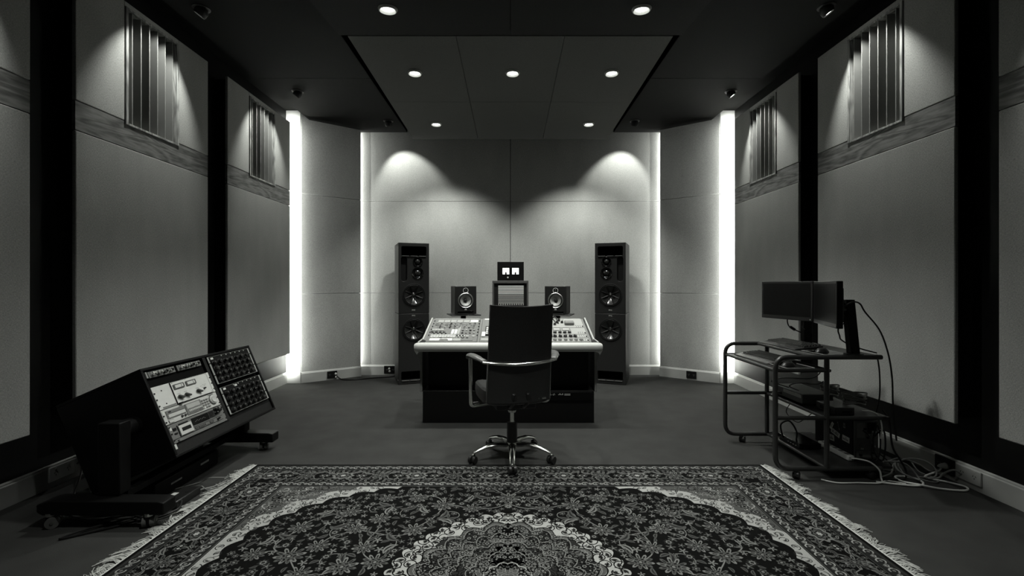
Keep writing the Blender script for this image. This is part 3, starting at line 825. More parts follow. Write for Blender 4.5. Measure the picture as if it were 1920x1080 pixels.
for o in (e1, e2, e3, e4):
    for x in (0.405, 0.425, 0.385):
        for z in (0.02, 0.045): plate(o, x, z, x + 0.006, z + 0.008, 'knob_mid', 0.004)
    b = MB(); b.box((0.444, -0.008, 0.02), (0.455, -0.003, 0.04), 'matte_black'); b.build('rack_screw', o)
    b = MB(); b.box((0.0, -0.0052, 0.0), (0.46, -0.003, 0.0035), 'cheek_grey' if o is e2 else 'knob_grey'); b.build('edge_line', o)
bk = empty('eraser_block', SURF @ Matrix.Translation((1.365, -0.004, 0.42)), 'small grey block lying on the desk top beside the black patch leads', 'block')
b = MB(); b.box((-0.045, -0.03, -0.03), (0.045, 0, 0.03), 'panel_mid'); b.build('block', bk, bevel=0.006)
def cable(name, pts, rad, m, label, group='loose cables', cat='cable', k=8, n=7):
    b = MB(); b.tube(spline(pts, k), rad, m, n)
    o = b.build(name); tag(o, label, cat, group); return o
P = lambda x, z, h=0.012: SURF @ V((x, -h, z))
cable('patch_lead', [P(1.10, 0.53, 0.01), P(1.14, 0.50, 0.05), P(1.19, 0.49, 0.05), P(1.23, 0.44, 0.02)], 0.005, 'cable_black', 'black patch lead looping over the back of the desk top, nearer the chair', 'patch leads on the desk')
cable('patch_lead', [P(1.20, 0.55, 0.01), P(1.235, 0.53, 0.04), P(1.25, 0.48, 0.03), P(1.26, 0.43, 0.012)], 0.006, 'cable_black', 'short black patch lead beside the grey block on the desk top', 'patch leads on the desk')
# ------------------------------------------------------------------ office chair
CH = Matrix.Translation((0.012, 3.26, 0)) @ Matrix.Rotation(math.radians(15), 4, 'Z')
r = empty('office_chair', CH, 'black swivel office chair with chrome arms and five-star base, seen from behind at the desk', 'chair')
def back_pt(u, z):
    x = (u - 0.5) * (0.44 - 0.02 * (z - 0.75))
    y = -0.205 - 0.135 * max(0, (z - 0.50)) + 0.9 * x * x - 0.02
    return x, y
def sheet(z0, z1, m, name, th, dz=0.0):
    b = MB()
    nu, nv = 14, 10
    def F(off):
        def g(u, v):
            z = z0 + (z1 - z0) * v + dz * ((u - 0.5) ** 2) * 4 * v
            x, y = back_pt(u, z)
            return (x, y + off, z)
        return g
    b.grid(F(0), nu, nv, m); k = len(b.v)
    b.grid(F(th), nu, nv, m)
    n1 = nu + 1
    edge = [i for i in range(n1)] + [j * n1 + nu for j in range(1, nv + 1)] + [nv * n1 + i for i in range(nu - 1, -1, -1)] + [j * n1 for j in range(nv - 1, 0, -1)]
    for a, c in zip(edge, edge[1:] + edge[:1]):
        b.f.append([a, c, k + c, k + a]); b.k.append(m)
    return b.build(name, r, bevel=0.004)
sheet(0.722, 1.105, 'chair_mesh', 'backrest', 0.035, 0.012)
lowb = sheet(0.452, 0.745, 'leather', 'lower_back', 0.045)
b = MB()
for x in (0.12, 0.17): b.box((x - 0.014, back_pt(0.85, 0.47)[1] - 0.006, 0.468), (x + 0.014, back_pt(0.85, 0.47)[1] + 0.01, 0.478), 'brushed')
b.build('rivet', lowb)
# chrome bar behind the back
b = MB(); pts = []
for i in range(17):
    t = i / 16; x = -0.255 + 0.51 * t
    pts.append((x, -0.268 + 0.95 * x * x, 0.735 - 0.012 * math.sin(PI * t)))
b.tube(pts, [0.012 + 0.005 * math.sin(PI * i / 16) for i in range(17)], 'chrome', 10, flat=0.8)
b.build('back_bar', r)
for s in (-1, 1):
    pad = MB()
    c = [(-0.24 , -0.205, 0.737), (-0.275, -0.14, 0.752), (-0.298, -0.05, 0.757), (-0.300, 0.03, 0.745), (-0.298, 0.075, 0.722)]
    pad.tube(spline([(-s * x, y, z) for x, y, z in c], 6), [0.016] + [0.024] * 5 + [0.030] * 12 + [0.026] * 5 + [0.015] * 2, 'pad_grey', 12, flat=0.6)
    o = pad.build('armrest', r)
    b = MB()
    b.tube(rounded([(s * 0.297, 0.03, 0.742), (s * 0.292, 0.04, 0.385), (s * 0.15, 0.05, 0.395)], 0.03, 6), 0.014, 'chrome', 12, flat=0.7)
    b.build('arm_support', r)
# seat
b = MB()
def seat_pt(u, v):
    return u, v
secs = []
N = 24
for k, (zz, sc_) in enumerate(((0.435, 0.90), (0.445, 0.97), (0.485, 1.0), (0.520, 0.985), (0.536, 0.93), (0.541, 0.80), (0.538, 0.4), (0.537, 0.02))):
    ring = []
    for j in range(N):
        a = 2 * PI * j / N
        ca, sa = math.cos(a), math.sin(a)
        x = 0.245 * sc_ * math.copysign(abs(ca) ** 0.5, ca); y = 0.03 + 0.245 * sc_ * math.copysign(abs(sa) ** 0.5, sa)
        z = zz + (0.012 * (abs(x) / 0.245) ** 3 if k > 2 else 0) - (0.03 * max(0, (y - 0.16) / 0.12) if k > 2 else 0)
        ring.append((x, y, z))
    secs.append(ring)
vs = [p for s_ in secs for p in s_]; fs = [(i * N + j, i * N + (j + 1) % N, (i + 1) * N + (j + 1) % N, (i + 1) * N + j) for i in range(len(secs) - 1) for j in range(N)]
fs += [tuple(range(N)), tuple((len(secs) - 1) * N + j for j in range(N))]
b.add(vs, fs, 'leather'); b.build('seat', r)
b = MB(); b.box((-0.14, -0.12, 0.385), (0.14, 0.16, 0.436), 'black_plastic'); b.box((-0.16, 0.03, 0.385), (0.16, 0.07, 0.405), 'black_plastic')
b.tube([(-0.05, -0.12, 0.40), (-0.05, -0.20, 0.44), (-0.05, -0.232, 0.52)], 0.014, 'black_plastic', 8); b.tube([(0.05, -0.12, 0.40), (0.05, -0.20, 0.44), (0.05, -0.232, 0.52)], 0.014, 'black_plastic', 8)
mech = b.build('tilt_mechanism', r, bevel=0.006)
b = MB(); b.tube([(-0.14, 0.06, 0.405), (-0.24, 0.06, 0.40)], 0.008, 'chrome', 8); b.tube([(-0.235, 0.06, 0.40), (-0.27, 0.06, 0.398)], 0.012, 'black_plastic', 8); b.build('lever', mech)
b = MB(); b.cyl((0, 0, 0.255), (0, 0, 0.345), 0.0145, 'chrome'); b.cyl((0, 0, 0.335), (0, 0, 0.352), 0.026, 'chrome', 0.032); b.build('gas_lift', r)
b = MB(); b.cyl((0, 0, 0.11), (0, 0, 0.262), 0.038, 'black_plastic', 0.036); b.build('lift_sleeve', r)
b = MB(); b.cyl((0, 0, 0.085), (0, 0, 0.125), 0.045, 'chrome', 0.04, n=24); b.build('hub', r)
for k in range(5):
    a = math.radians(-90 - 15 + 72 * k)
    T = Matrix.Rotation(a, 4, 'Z')
    b = MB(T)
    st = [(0.03, 0.106, 0.026, 0.018), (0.10, 0.116, 0.024, 0.016), (0.18, 0.108, 0.021, 0.014), (0.25, 0.088, 0.018, 0.012), (0.285, 0.072, 0.016, 0.011)]
    vs = []; fs = []
    for x, z, w, h in st:
        for j in range(10):
            t = 2 * PI * j / 10
            vs.append((x, math.cos(t) * w, z + math.sin(t) * h))
    for i in range(len(st) - 1):
        for j in range(10): fs.append((i * 10 + j, i * 10 + (j + 1) % 10, (i + 1) * 10 + (j + 1) % 10, (i + 1) * 10 + j))
    fs += [tuple(range(10)), tuple(40 + j for j in range(10))]
    b.add(vs, fs, 'chrome'); b.build('base_leg', r)
    lift = 0.010 if k == 0 else 0.0
    b = MB(T @ Matrix.Translation((0.288, 0, lift)) @ Matrix.Rotation(0.9 * k + 0.3, 4, 'Z'))
    for w in (-0.016, 0.016): b.cyl((0.0, w - 0.010, 0.027), (0.0, w + 0.010, 0.027), 0.027, 'black_plastic', n=20)
    b.cyl((0, -0.02, 0.027), (0, 0.02, 0.027), 0.010, 'black_plastic', n=10); b.cyl((0, 0, 0.03), (0, 0, 0.066), 0.008, 'brushed', n=10)
    b.box((-0.012, -0.008, 0.03), (0.022, 0.008, 0.058), 'black_plastic')
    b.build('caster', r, bevel=0.003)

# ------------------------------------------------------------------ sloping equipment rack on its stand
es = V((0.035, 0.99939, 0)).normalized(); et = V((0.3965, -0.0139, -0.918)).normalized(); ez = -et; ey = ez.cross(es).normalized()
O = V((-2.078, 2.55, 0.775))
MR = Matrix(((es.x, ey.x, ez.x, O.x), (es.y, ey.y, ez.y, O.y), (es.z, ey.z, ez.z, O.z), (0, 0, 0, 1)))
r = empty('equipment_rack', (-2.1, 3.0, 0), 'wide black sloping double rack on a wheeled stand, along the wall', 'rack')
Rl = Matrix.Translation((2.1, -3.0, 0)) @ MR
WR, HR, DR = 1.005, 0.54, 0.535
b = MB(Rl); th = 0.016
b.box((0, 0, -th), (WR, DR, 0), 'rack_black'); b.box((0, 0, -HR), (WR, DR, -HR + th), 'rack_black')
b.box((0, 0, -HR + th), (th, DR, -th), 'rack_black'); b.box((WR - th, 0, -HR + th), (WR, DR, -th), 'rack_black')
b.box((th, DR - 0.01, -HR + th), (WR - th, DR, -th), 'rack_black')
b.build('case', r, bevel=0.003)
b = MB(Rl)
b.box((th, 0.012, -HR + th), (WR - th, 0.03, -0.468), 'rack_face'); b.box((0.484, 0.004, -0.468), (0.510, 0.03, -th), 'rack_face')
b.box((th, 0.03, -0.468), (WR - th, 0.034, -th), 'backing'); b.box((0.02, 0.004, -0.5285), (0.33, 0.0125, -0.5265), 'dim_label')
b.box((0.02, 0.013, -0.118), (0.47, 0.02, -0.068), 'backing'); b.box((0.515, 0.013, -0.468), (0.985, 0.02, -0.440), 'matte_black')
b.build('front_frame', r)
for y, x0, x1 in ((2.37, -2.425, -1.775), (3.44, -2.42, -1.775)):
    b = MB(); T = Matrix.Translation((2.1, -3.0, 0))
    b.prism([(x0, 0.082), (x0 + 0.03, 0.066), (x1, 0.068), (x1, 0.130), (x1 - 0.03, 0.137), (x0 + 0.06, 0.140), (x0, 0.12)], 'y', y - 0.045, y + 0.045, 'rack_black', T)
    f = b.build('foot', r, bevel=0.005)
    for cx, ang in ((x0 + 0.06, 0.5), (x1 - 0.085, 1.9)):
        cb = MB(T @ Matrix.Translation((cx, y - 0.03 if y < 3 else y - 0.01, 0)) @ Matrix.Rotation(ang, 4, 'Z'))
        for w in (-0.017, 0.017): cb.cyl((0.012, w - 0.010, 0.029), (0.012, w + 0.010, 0.029), 0.029, 'caster_grey', n=20)
        for w in (-0.028, 0.028): cb.cyl((0.012, w - 0.002, 0.029), (0.012, w + 0.002, 0.029), 0.007, 'brushed', n=10)
        cb.box((-0.018, -0.006, 0.02), (0.02, 0.006, 0.064), 'rack_black'); cb.cyl((0, 0, 0.06), (0, 0, 0.075), 0.02, 'brushed', n=12)
        cb.build('caster', f)
b = MB(Matrix.Translation((2.1, -3.0, 0)))
b.box((-2.165, 2.385, 0.14), (-2.05, 2.46, 0.52), 'rack_black'); b.build('post', r, bevel=0.006)
b = MB(Matrix.Translation((2.1, -3.0, 0)))
b.box((-2.10, 3.405, 0.14), (-1.99, 3.475, 0.30), 'rack_black'); b.build('post', r, bevel=0.006)
b = MB(Matrix.Translation((2.1, -3.0, 0)))
b.cyl((-2.108, 2.45, 0.46), (-2.108, 2.56, 0.46), 0.05, 'rack_black', n=20); b.build('pivot', r)
b = MB(Matrix.Translation((2.1, -3.0, 0)))
b.box((-2.09, 2.44, 0.11), (-2.05, 3.42, 0.142), 'rack_black'); b.build('cross_beam', r)

def rackgear(name, s0, t0, s1, t1, label, cat, m, y=0.0, ears=True):
    o = empty(name, MR @ Matrix.Translation((s0, y, -t1)), label, cat)
    b = MB(); w = s1 - s0; h = t1 - t0
    b.box((0, 0.0, 0), (w, 0.008, h), m); b.box((0.02, 0.009, 0.004), (w - 0.02, 0.028, h - 0.004), 'matte_black'); b.build('face_plate', o, bevel=0.001, seg=1)
    if ears:
        for x in (0.002, w - 0.010):
            k = 0
            z = h * 0.16 if h > 0.06 else h * 0.3
            while z < h * 0.9:
                q = MB(); q.prism(rrect(x, z - 0.004, x + 0.009, z + 0.004, 0.003), 'y', -0.003, 0.0, 'matte_black'); q.build('screw_slot', o); z += 0.0385
    return o
def gp(o, x0, z0, x1, z1, m, h=0.003, name='button', y0=0.0):
    b = MB(); b.box((x0, -h + y0, z0), (x1, 0.001, z1), m); return b.build(name, o)
# two half-width preamps
for s0, s1, wd in ((0.038, 0.232, 'first'), (0.251, 0.451, 'second')):
    o = rackgear('preamplifier', s0, 0.028, s1, 0.065, 'small grey preamp strip with a knob row, ' + ('at the near end of' if wd == 'first' else 'halfway along') + ' the rack top', 'preamplifier', 'panel_mid', ears=False)
    w = s1 - s0
    for i in range(8): knob(o, 0.022 + i * (w - 0.035) / 7.4, 0.016 + (0.004 if i % 2 else -0.002), 0.0065 if i > 3 else 0.008, 0.014, ['knob_mid', 'silver', 'knob_grey', 'silver', 'knob_black', 'knob_black', 'silver', 'knob_black'][i])
    for i in range(9): gp(o, 0.014 + i * (w - 0.03) / 8, 0.029, 0.019 + i * (w - 0.03) / 8, 0.033, 'white_label' if i % 2 else 'dim_label', 0.004, 'indicator')
b = MB(MR); b.box((0.023, 0.001, -0.062), (0.033, 0.012, -0.026), 'panel_light')
o = b.build('rack_ear'); tag(o, 'small pale bracket at the outer end of the preamp strip, on the rack', 'bracket')
# cream panel with two meters
o = rackgear('meter_unit', 0.018, 0.120, 0.478, 0.258, 'large cream rack panel with two small meters and three dark pointer knobs', 'rack unit', 'panel_cream')
T = lambda s: s - 0.018
Z = lambda t: 0.258 - t
b = MB(); b.box((T(0.148), -0.006, Z(0.254)), (T(0.449), 0.001, Z(0.122)), 'panel_cream'); sub = b.build('meter_panel', o, bevel=0.001, seg=1)
b = MB()
for x0, x1, z0, z1 in ((0.1465, 0.449, 0.1215, 0.1232), (0.1465, 0.1482, 0.1215, 0.2555), (0.1465, 0.449, 0.2540, 0.2565), (0.4475, 0.449, 0.1215, 0.2555)): b.box((T(x0), -0.0065, Z(z1)), (T(x1), 0.0, Z(z0)), 'matte_black')
b.build('edge_line', sub)
for s_ in (0.199, 0.297):
    q = MB(); q.prism(rrect(T(s_) - 0.041, Z(0.169), T(s_) + 0.041, Z(0.139), 0.004), 'y', -0.011, 0, 'knob_grey'); q2 = q.build('meter', sub)
    q = MB(); q.prism(rrect(T(s_) - 0.032, Z(0.163), T(s_) + 0.030, Z(0.145), 0.002), 'y', -0.0125, -0.010, 'white_label'); q.box((T(s_) + 0.015, -0.0135, Z(0.163)), (T(s_) + 0.017, -0.012, Z(0.146)), 'matte_black'); q.build('dial', q2)
for s_ in (0.180, 0.233, 0.331):
    q = MB(Matrix.Translation((T(s_), -0.006, Z(0.220))) @ Matrix.Rotation(0.5, 4, 'Y')); q.lathe([(0.011, 0), (0.010, 0.008), (0, 0.009)], 'knob_grey', 18); q.box((-0.020, -0.018, -0.005), (0.022, -0.004, 0.005), 'knob_grey'); q.build('pointer_knob', sub, bevel=0.002, seg=1)
    gp(o, T(s_) - 0.012, Z(0.2), T(s_) + 0.012, Z(0.198), 'cheek_grey', 0.0068, 'print')
for s_, t_ in ((0.37, 0.205), (0.39, 0.2), (0.38, 0.19), (0.40, 0.19), (0.36, 0.195)): gp(o, T(s_), Z(t_ + 0.002), T(s_) + 0.012, Z(t_), 'cheek_grey', 0.0068, 'print')
knob(o, T(0.385), Z(0.215), 0.005, 0.014, 'knob_black', 'toggle', -0.006, mark=None)
for s_, t_ in ((0.078, 0.152), (0.078, 0.232), (0.16, 0.128), (0.437, 0.128), (0.44, 0.248), (0.265, 0.127)): knob(o, T(s_), Z(t_), 0.0035, 0.002, 'matte_black', 'screw', -0.004 if s_ > 0.15 else 0, mark=None)
gp(o, T(0.045), Z(0.254), T(0.142), Z(0.246), 'cheek_grey', 0.002, 'name_strip')
gp(o, T(0.155), Z(0.262), T(0.18), Z(0.252), 'matte_black', 0.012, 'latch')
# disc recorder
o = rackgear('disc_recorder', 0.018, 0.262, 0.474, 0.350, 'silver rack disc recorder with a bright display and a large round dial', 'recorder', 'panel_silver')
T = lambda s: s - 0.018
Z = lambda t: 0.350 - t
q = gp(o, T(0.044), Z(0.320), T(0.184), Z(0.274), 'panel_mid', 0.004, 'disc_door'); gp(q, T(0.052), Z(0.315), T(0.178), Z(0.296), 'panel_silver', 0.0055, 'disc_tray'); gp(q, T(0.060), Z(0.287), T(0.078), Z(0.281), 'matte_black', 0.005, 'slot'); gp(q, T(0.050), Z(0.2935), T(0.180), Z(0.2925), 'matte_black', 0.006, 'gap')
q = gp(o, T(0.189), Z(0.340), T(0.318), Z(0.272), 'panel_mid', 0.004, 'display_panel'); gp(q, T(0.196), Z(0.304), T(0.304), Z(0.277), 'lcd', 0.006, 'display')
for i in range(9): gp(o, T(0.205) + i * 0.0125, Z(0.322), T(0.214) + i * 0.0125, Z(0.312), 'panel_silver', 0.006)
for i in range(9): gp(o, T(0.205) + i * 0.0125, Z(0.333), T(0.214) + i * 0.0125, Z(0.326), 'knob_mid', 0.006)
for j in range(4):
    for i in range(3): gp(o, T(0.325) + i * 0.022, Z(0.290 + j * 0.016), T(0.340) + i * 0.022, Z(0.282 + j * 0.016), 'white_label' if (i, j) == (0, 3) else 'knob_mid', 0.005)
q = MB(Matrix.Translation((T(0.424), 0, Z(0.302)))); q.lathe([(0.030, 0), (0.030, 0.006), (0.026, 0.010), (0.021, 0.010), (0.020, 0.014), (0.010, 0.0115), (0, 0.011)], 'panel_silver', 32); q.build('jog_dial', o)
q = MB(Matrix.Translation((T(0.424), 0, Z(0.302)))); q.lathe([(0.033, 0.0), (0.033, 0.003), (0.030, 0.0035)], 'knob_grey', 32); q.build('dial_surround', o)
gp(o, T(0.042), Z(0.346), T(0.078), Z(0.327), 'knob_grey', 0.002, 'power_surround'); gp(o, T(0.045), Z(0.344), T(0.075), Z(0.329), 'panel_silver', 0.004, 'power_button')
knob(o, T(0.145), Z(0.332), 0.006, 0.008, 'knob_black', 'jack', mark=None); knob(o, T(0.17), Z(0.332), 0.006, 0.012, 'knob_grey')
gp(o, T(0.395), Z(0.269), T(0.44), Z(0.267), 'matte_black', 0.002, 'print')
gp(o, 0.004, Z(0.290), 0.020, Z(0.272), 'white_label', 0.002, 'sticker')
# cassette deck
o = rackgear('cassette_deck', 0.022, 0.354, 0.476, 0.464, 'grey rack cassette deck with a black level display, lowest in the bay', 'cassette deck', 'panel_grey')
T = lambda s: s - 0.022
Z = lambda t: 0.464 - t
q = gp(o, T(0.083), Z(0.436), T(0.181), Z(0.378), 'panel_silver', 0.008, 'cassette_door'); gp(q, T(0.100), Z(0.416), T(0.168), Z(0.395), 'gloss_black', 0.009, 'window')
gp(o, T(0.095), Z(0.376), T(0.165), Z(0.368), 'matte_black', 0.004, 'counter'); gp(o, T(0.078), Z(0.44), T(0.083), Z(0.372), 'matte_black', 0.003, 'gap')
gp(o, T(0.194), Z(0.410), T(0.336), Z(0.366), 'gloss_black', 0.003, 'level_display')
for i in range(10): gp(o, T(0.215) + i * 0.009, Z(0.393 - (i % 3) * 0.003), T(0.221) + i * 0.009, Z(0.391 - (i % 3) * 0.003), 'cheek_grey', 0.004, 'level_mark')
for j in range(5): gp(o, T(0.342), Z(0.371 + j * 0.009), T(0.386), Z(0.366 + j * 0.009), 'matte_black', 0.004)
for x, z, rr in ((0.402, 0.366, 0.009), (0.402, 0.392, 0.009), (0.43, 0.376, 0.017), (0.40, 0.43, 0.006)): knob(o, T(x), Z(z), rr, 0.02, 'knob_black')
gp(o, T(0.030), Z(0.444), T(0.445), Z(0.442), 'matte_black', 0.002, 'groove'); gp(o, T(0.19), Z(0.420), T(0.445), Z(0.418), 'matte_black', 0.002, 'groove')
for x0, x1, n_ in ((0.20, 0.225, 2), (0.23, 0.28, 4), (0.285, 0.32, 3), (0.325, 0.36, 3)):
    for i in range(n_):
        w = (x1 - x0) / n_; gp(o, T(x0) + i * w, Z(0.437), T(x0) + (i + 0.8) * w, Z(0.424), 'knob_grey' if n_ != 3 or x0 > 0.3 else 'panel_mid', 0.005)
gp(o, T(0.045), Z(0.395), T(0.068), Z(0.38), 'matte_black', 0.004, 'power_button'); gp(o, T(0.047), Z(0.417), T(0.068), Z(0.409), 'matte_black', 0.004, 'switch')
for z in (0.452, 0.459): gp(o, T(0.05), Z(z + 0.004), T(0.062), Z(z), 'matte_black', 0.003, 'jack')
gp(o, 0.004, Z(0.388), 0.018, Z(0.370), 'white_label', 0.002, 'sticker')
gp(o, T(0.12), Z(0.456), T(0.19), Z(0.454), 'cheek_grey', 0.0015, 'print')
# pale rack strips down to the bottom of that bay
b = MB(MR)
b.box((0.022, 0.004, -0.496), (0.036, 0.012, -0.467), 'panel_silver'); o = b.build('rack_ear'); tag(o, 'short pale bracket below the cassette deck, at the outer lower corner of the rack', 'bracket')
# two big black equalizers
for t0, t1, wd in ((0.022, 0.218, 'upper'), (0.246, 0.440, 'lower')):
    o = rackgear('knob_equalizer', 0.518, t0, 0.972, t1, 'black equalizer full of black knobs with pale edges, ' + wd + ' one of the pair', 'equalizer', 'rack_black', ears=False)
    w = 0.454; h = t1 - t0
    for x in (0.0, w - 0.013):
        for z0, z1 in ((0.0, h * 0.30), (h * 0.335, h * 0.745), (h * 0.78, h)):
            q = MB(); q.box((x, -0.003, z0), (x + 0.013, 0.0, z1), 'panel_light'); q.build('edge_strip', o)
    gp(o, 0.013, 0.0, w - 0.013, 0.0025, 'panel_light', 0.002, 'edge_line'); gp(o, 0.013, h - 0.002, w - 0.013, h, 'knob_mid', 0.002, 'edge_line')
    for j in range(4):
        for i in range(7):
            x = 0.042 + i * 0.058; z = h - 0.048 - j * 0.041
            knob(o, x, z, 0.0155 if (i + j) % 2 else 0.012, 0.022, 'knob_black', ang=-0.8 + 0.37 * ((i * 3 + j * 5) % 7), mark='knob_mid')
            if (i * 5 + j * 3) % 4 == 0: gp(o, x + 0.020, z + 0.008, x + 0.024, z + 0.012, 'white_label', 0.004, 'indicator')
            else: gp(o, x + 0.020, z + 0.006, x + 0.026, z + 0.009, 'cheek_grey', 0.002, 'print')
    gp(o, 0.03, h - 0.022, 0.055, h - 0.008, 'white_label', 0.003, 'label')
    if wd == 'lower': gp(o, 0.15, h - 0.022, 0.175, h - 0.008, 'white_label', 0.003, 'label')
    for i in range(6): gp(o, 0.14 + i * 0.05, h - 0.012, 0.148 + i * 0.05, h - 0.005, 'dim_label', 0.003, 'indicator')
    for x in (0.275, 0.335, 0.390): gp(o, x, 0.012, x + 0.024, 0.026, 'white_label', 0.003, 'label')
# things on the floor below the rack
o = empty('power_supply', (-2.03, 2.88, 0), 'black box with two small pale markings on the floor under the equipment rack', 'power supply')
b = MB(); b.box((-0.18, -0.28, 0.008), (0, 0.28, 0.100), 'rack_black'); b.build('case', o, bevel=0.004)
b = MB(); b.box((0, 0.10, 0.062), (0.002, 0.18, 0.074), 'cheek_grey'); b.box((0, -0.16, 0.05), (0.002, -0.07, 0.06), 'cheek_grey'); b.build('markings', o)
b = MB()
for x in (-0.15, -0.03):
    for y in (-0.24, 0.24): b.cyl((x, y, 0), (x, y, 0.009), 0.012, 'rubber', n=10)
b.build('rubber_feet', o)
o = empty('power_strip', (-1.90, 2.62, 0.0), 'black power strip with a pale label on the floor below the rack corner', 'power strip')
b = MB(); b.box((-0.05, -0.10, 0), (0.05, 0.10, 0.045), 'black_plastic'); b.build('case', o, bevel=0.006)
b = MB(); b.box((-0.045, -0.05, 0.045), (-0.015, 0.01, 0.0462), 'dim_label'); b.build('label_plate', o)
for y in (-0.06, 0.03): b = MB(); b.cyl((0.022, y, 0.045), (0.022, y, 0.0465), 0.014, 'matte_black', n=16); b.build('socket', o)

# ------------------------------------------------------------------ monitor cart
CX0, CXM, CX1 = 1.70, 2.03, 2.38
YA, YB = 3.60, 2.92
r = empty('trolley_cart', (2.04, 3.26, 0), 'black tubular trolley with shelves on casters, carrying the monitors and keyboards', 'trolley')
Tc = Matrix.Translation((-2.04, -3.26, 0))
R_ = 0.0155
for y in (YA, YB):
    b = MB(Tc)
    b.tube(rounded([(CX1, y, 0.782), (CX0, y, 0.782), (CX0, y, 0.066), (CX1, y, 0.066)], 0.085, 8), R_, 'tube_paint', 12)
    fr = b.build('end_frame', r)
    b = MB(Tc); b.tube([(CXM, y, 0.066), (CXM, y, 0.782)], R_, 'tube_paint', 12); b.build('upright', r)
    b = MB(Tc); b.tube([(CX0, y, 0.392), (CX1, y, 0.392)], R_ * 0.85, 'tube_paint', 10); b.build('cross_bar', r)
    b = MB(Tc); b.tube([(CX0, y, 0.697), (CXM, y, 0.697)], R_ * 0.8, 'tube_paint', 10); b.build('cross_bar', r)
    for x in (CX0 + 0.132, CX1 - 0.075):
        b = MB(Tc @ Matrix.Translation((x, y, 0)) @ Matrix.Rotation(0.8 if x < 2 else 0.3, 4, 'Z'))
        for w in (-0.010, 0.010): b.cyl((0.01, w - 0.009, 0.024), (0.01, w + 0.009, 0.024), 0.024, 'black_plastic', n=18)
        b.cyl((0, 0, 0.025), (0, 0, 0.066), 0.006, 'brushed', n=10); b.box((-0.012, -0.006, 0.02), (0.016, 0.006, 0.05), 'black_plastic')
        b.build('caster', r, bevel=0.002)
def shelf(x0, x1, z, th, name, m='shelf_black', tubes=(0, 1)):
    b = MB(Tc); b.box((x0, YB + 0.012, z - th), (x1, YA - 0.012, z), m); o = b.build(name, r, bevel=0.003)
    for k, x in enumerate((x0, x1)):
        if k in tubes:
            b = MB(Tc); b.tube([(x, YB, z - th / 2), (x, YA, z - th / 2)], 0.0105, 'tube_paint', 10); b.build('shelf_rail', r)
shelf(1.955, CX1, 0.790, 0.018, 'top_shelf', 'device_grey')
shelf(CX0 + 0.004, CXM + 0.02, 0.702, 0.014, 'keyboard_tray')
shelf(CXM, CX1 + 0.05, 0.396, 0.016, 'middle_shelf')
shelf(CXM, CX1 + 0.085, 0.076, 0.016, 'bottom_shelf', tubes=(0,))

def monitor(c0, c1, z0, z1, label, hub):
    a = V((c0[0], c0[1], 0)); c = V((c1[0], c1[1], 0))
    d = (c - a); w = d.length; d.normalize(); yv = V((0, 0, 1)).cross(d)
    M = Matrix(((d.x, yv.x, 0, a.x), (d.y, yv.y, 0, a.y), (0, 0, 1, z0), (0, 0, 0, 1)))
    o = empty('computer_monitor', M, label, 'monitor')
    h = z1 - z0
    b = MB(); b.box((0, 0, 0), (w, 0.035, h), 'bezel'); b.box((w * 0.12, 0.035, h * 0.12), (w * 0.88, 0.055, h * 0.85), 'bezel'); b.build('housing', o, bevel=0.004)
    b = MB(); b.box((0.016, -0.0008, 0.028), (w - 0.016, 0.001, h - 0.016), 'screen'); b.build('screen', o)
    b = MB(); b.cyl((w - 0.02, -0.002, 0.012), (w - 0.02, 0.001, 0.012), 0.004, 'silver', n=12); b.build('power_button', o)
    return o, M
m1, M1 = monitor((2.01, 3.64), (2.137, 3.215), 0.985, 1.272, 'black monitor on the farther post of the cart, its dark screen turned toward the camera', None)
m2, M2 = monitor((2.122, 3.185), (1.96, 2.735), 0.982, 1.270, 'nearer black monitor on the cart, seen at an angle in front of the leaning post', None)
def post(x, y, top, lean, label, arm_to):
    o = empty('monitor_post', (x, y, 0.790), label, 'monitor post')
    b = MB(); b.cyl((0, 0, 0), (0, 0, 0.012), 0.055, 'black_plastic', n=28); b.build('base', o, bevel=0.002)
    b = MB(); pts = [(-0.03, -0.022), (0.03, -0.022), (0.03, 0.022), (-0.03, 0.022)]
    vs = [(px, py, 0.01) for px, py in pts] + [(px + lean, py, top - 0.790) for px, py in pts]
    b.add(vs, [(3, 2, 1, 0), (4, 5, 6, 7), (0, 1, 5, 4), (1, 2, 6, 5), (2, 3, 7, 6), (3, 0, 4, 7)], 'matte_black'); b.build('column', o, bevel=0.004)
    b = MB(); ap_ = V(arm_to) - V((x, y, 0.790)); b.tube([(lean * 0.9, 0, ap_.z), tuple(ap_)], 0.02, 'black_plastic', 12)
    b.build('arm', o)
    return o
post(2.235, 2.965, 1.150, -0.035, 'leaning black post of the nearer monitor, at the wall side of the cart', (2.110, 2.965, 1.085))
post(2.22, 3.41, 1.10, 0.0, 'black post holding up the farther monitor on the cart', (2.146, 3.41, 1.085))

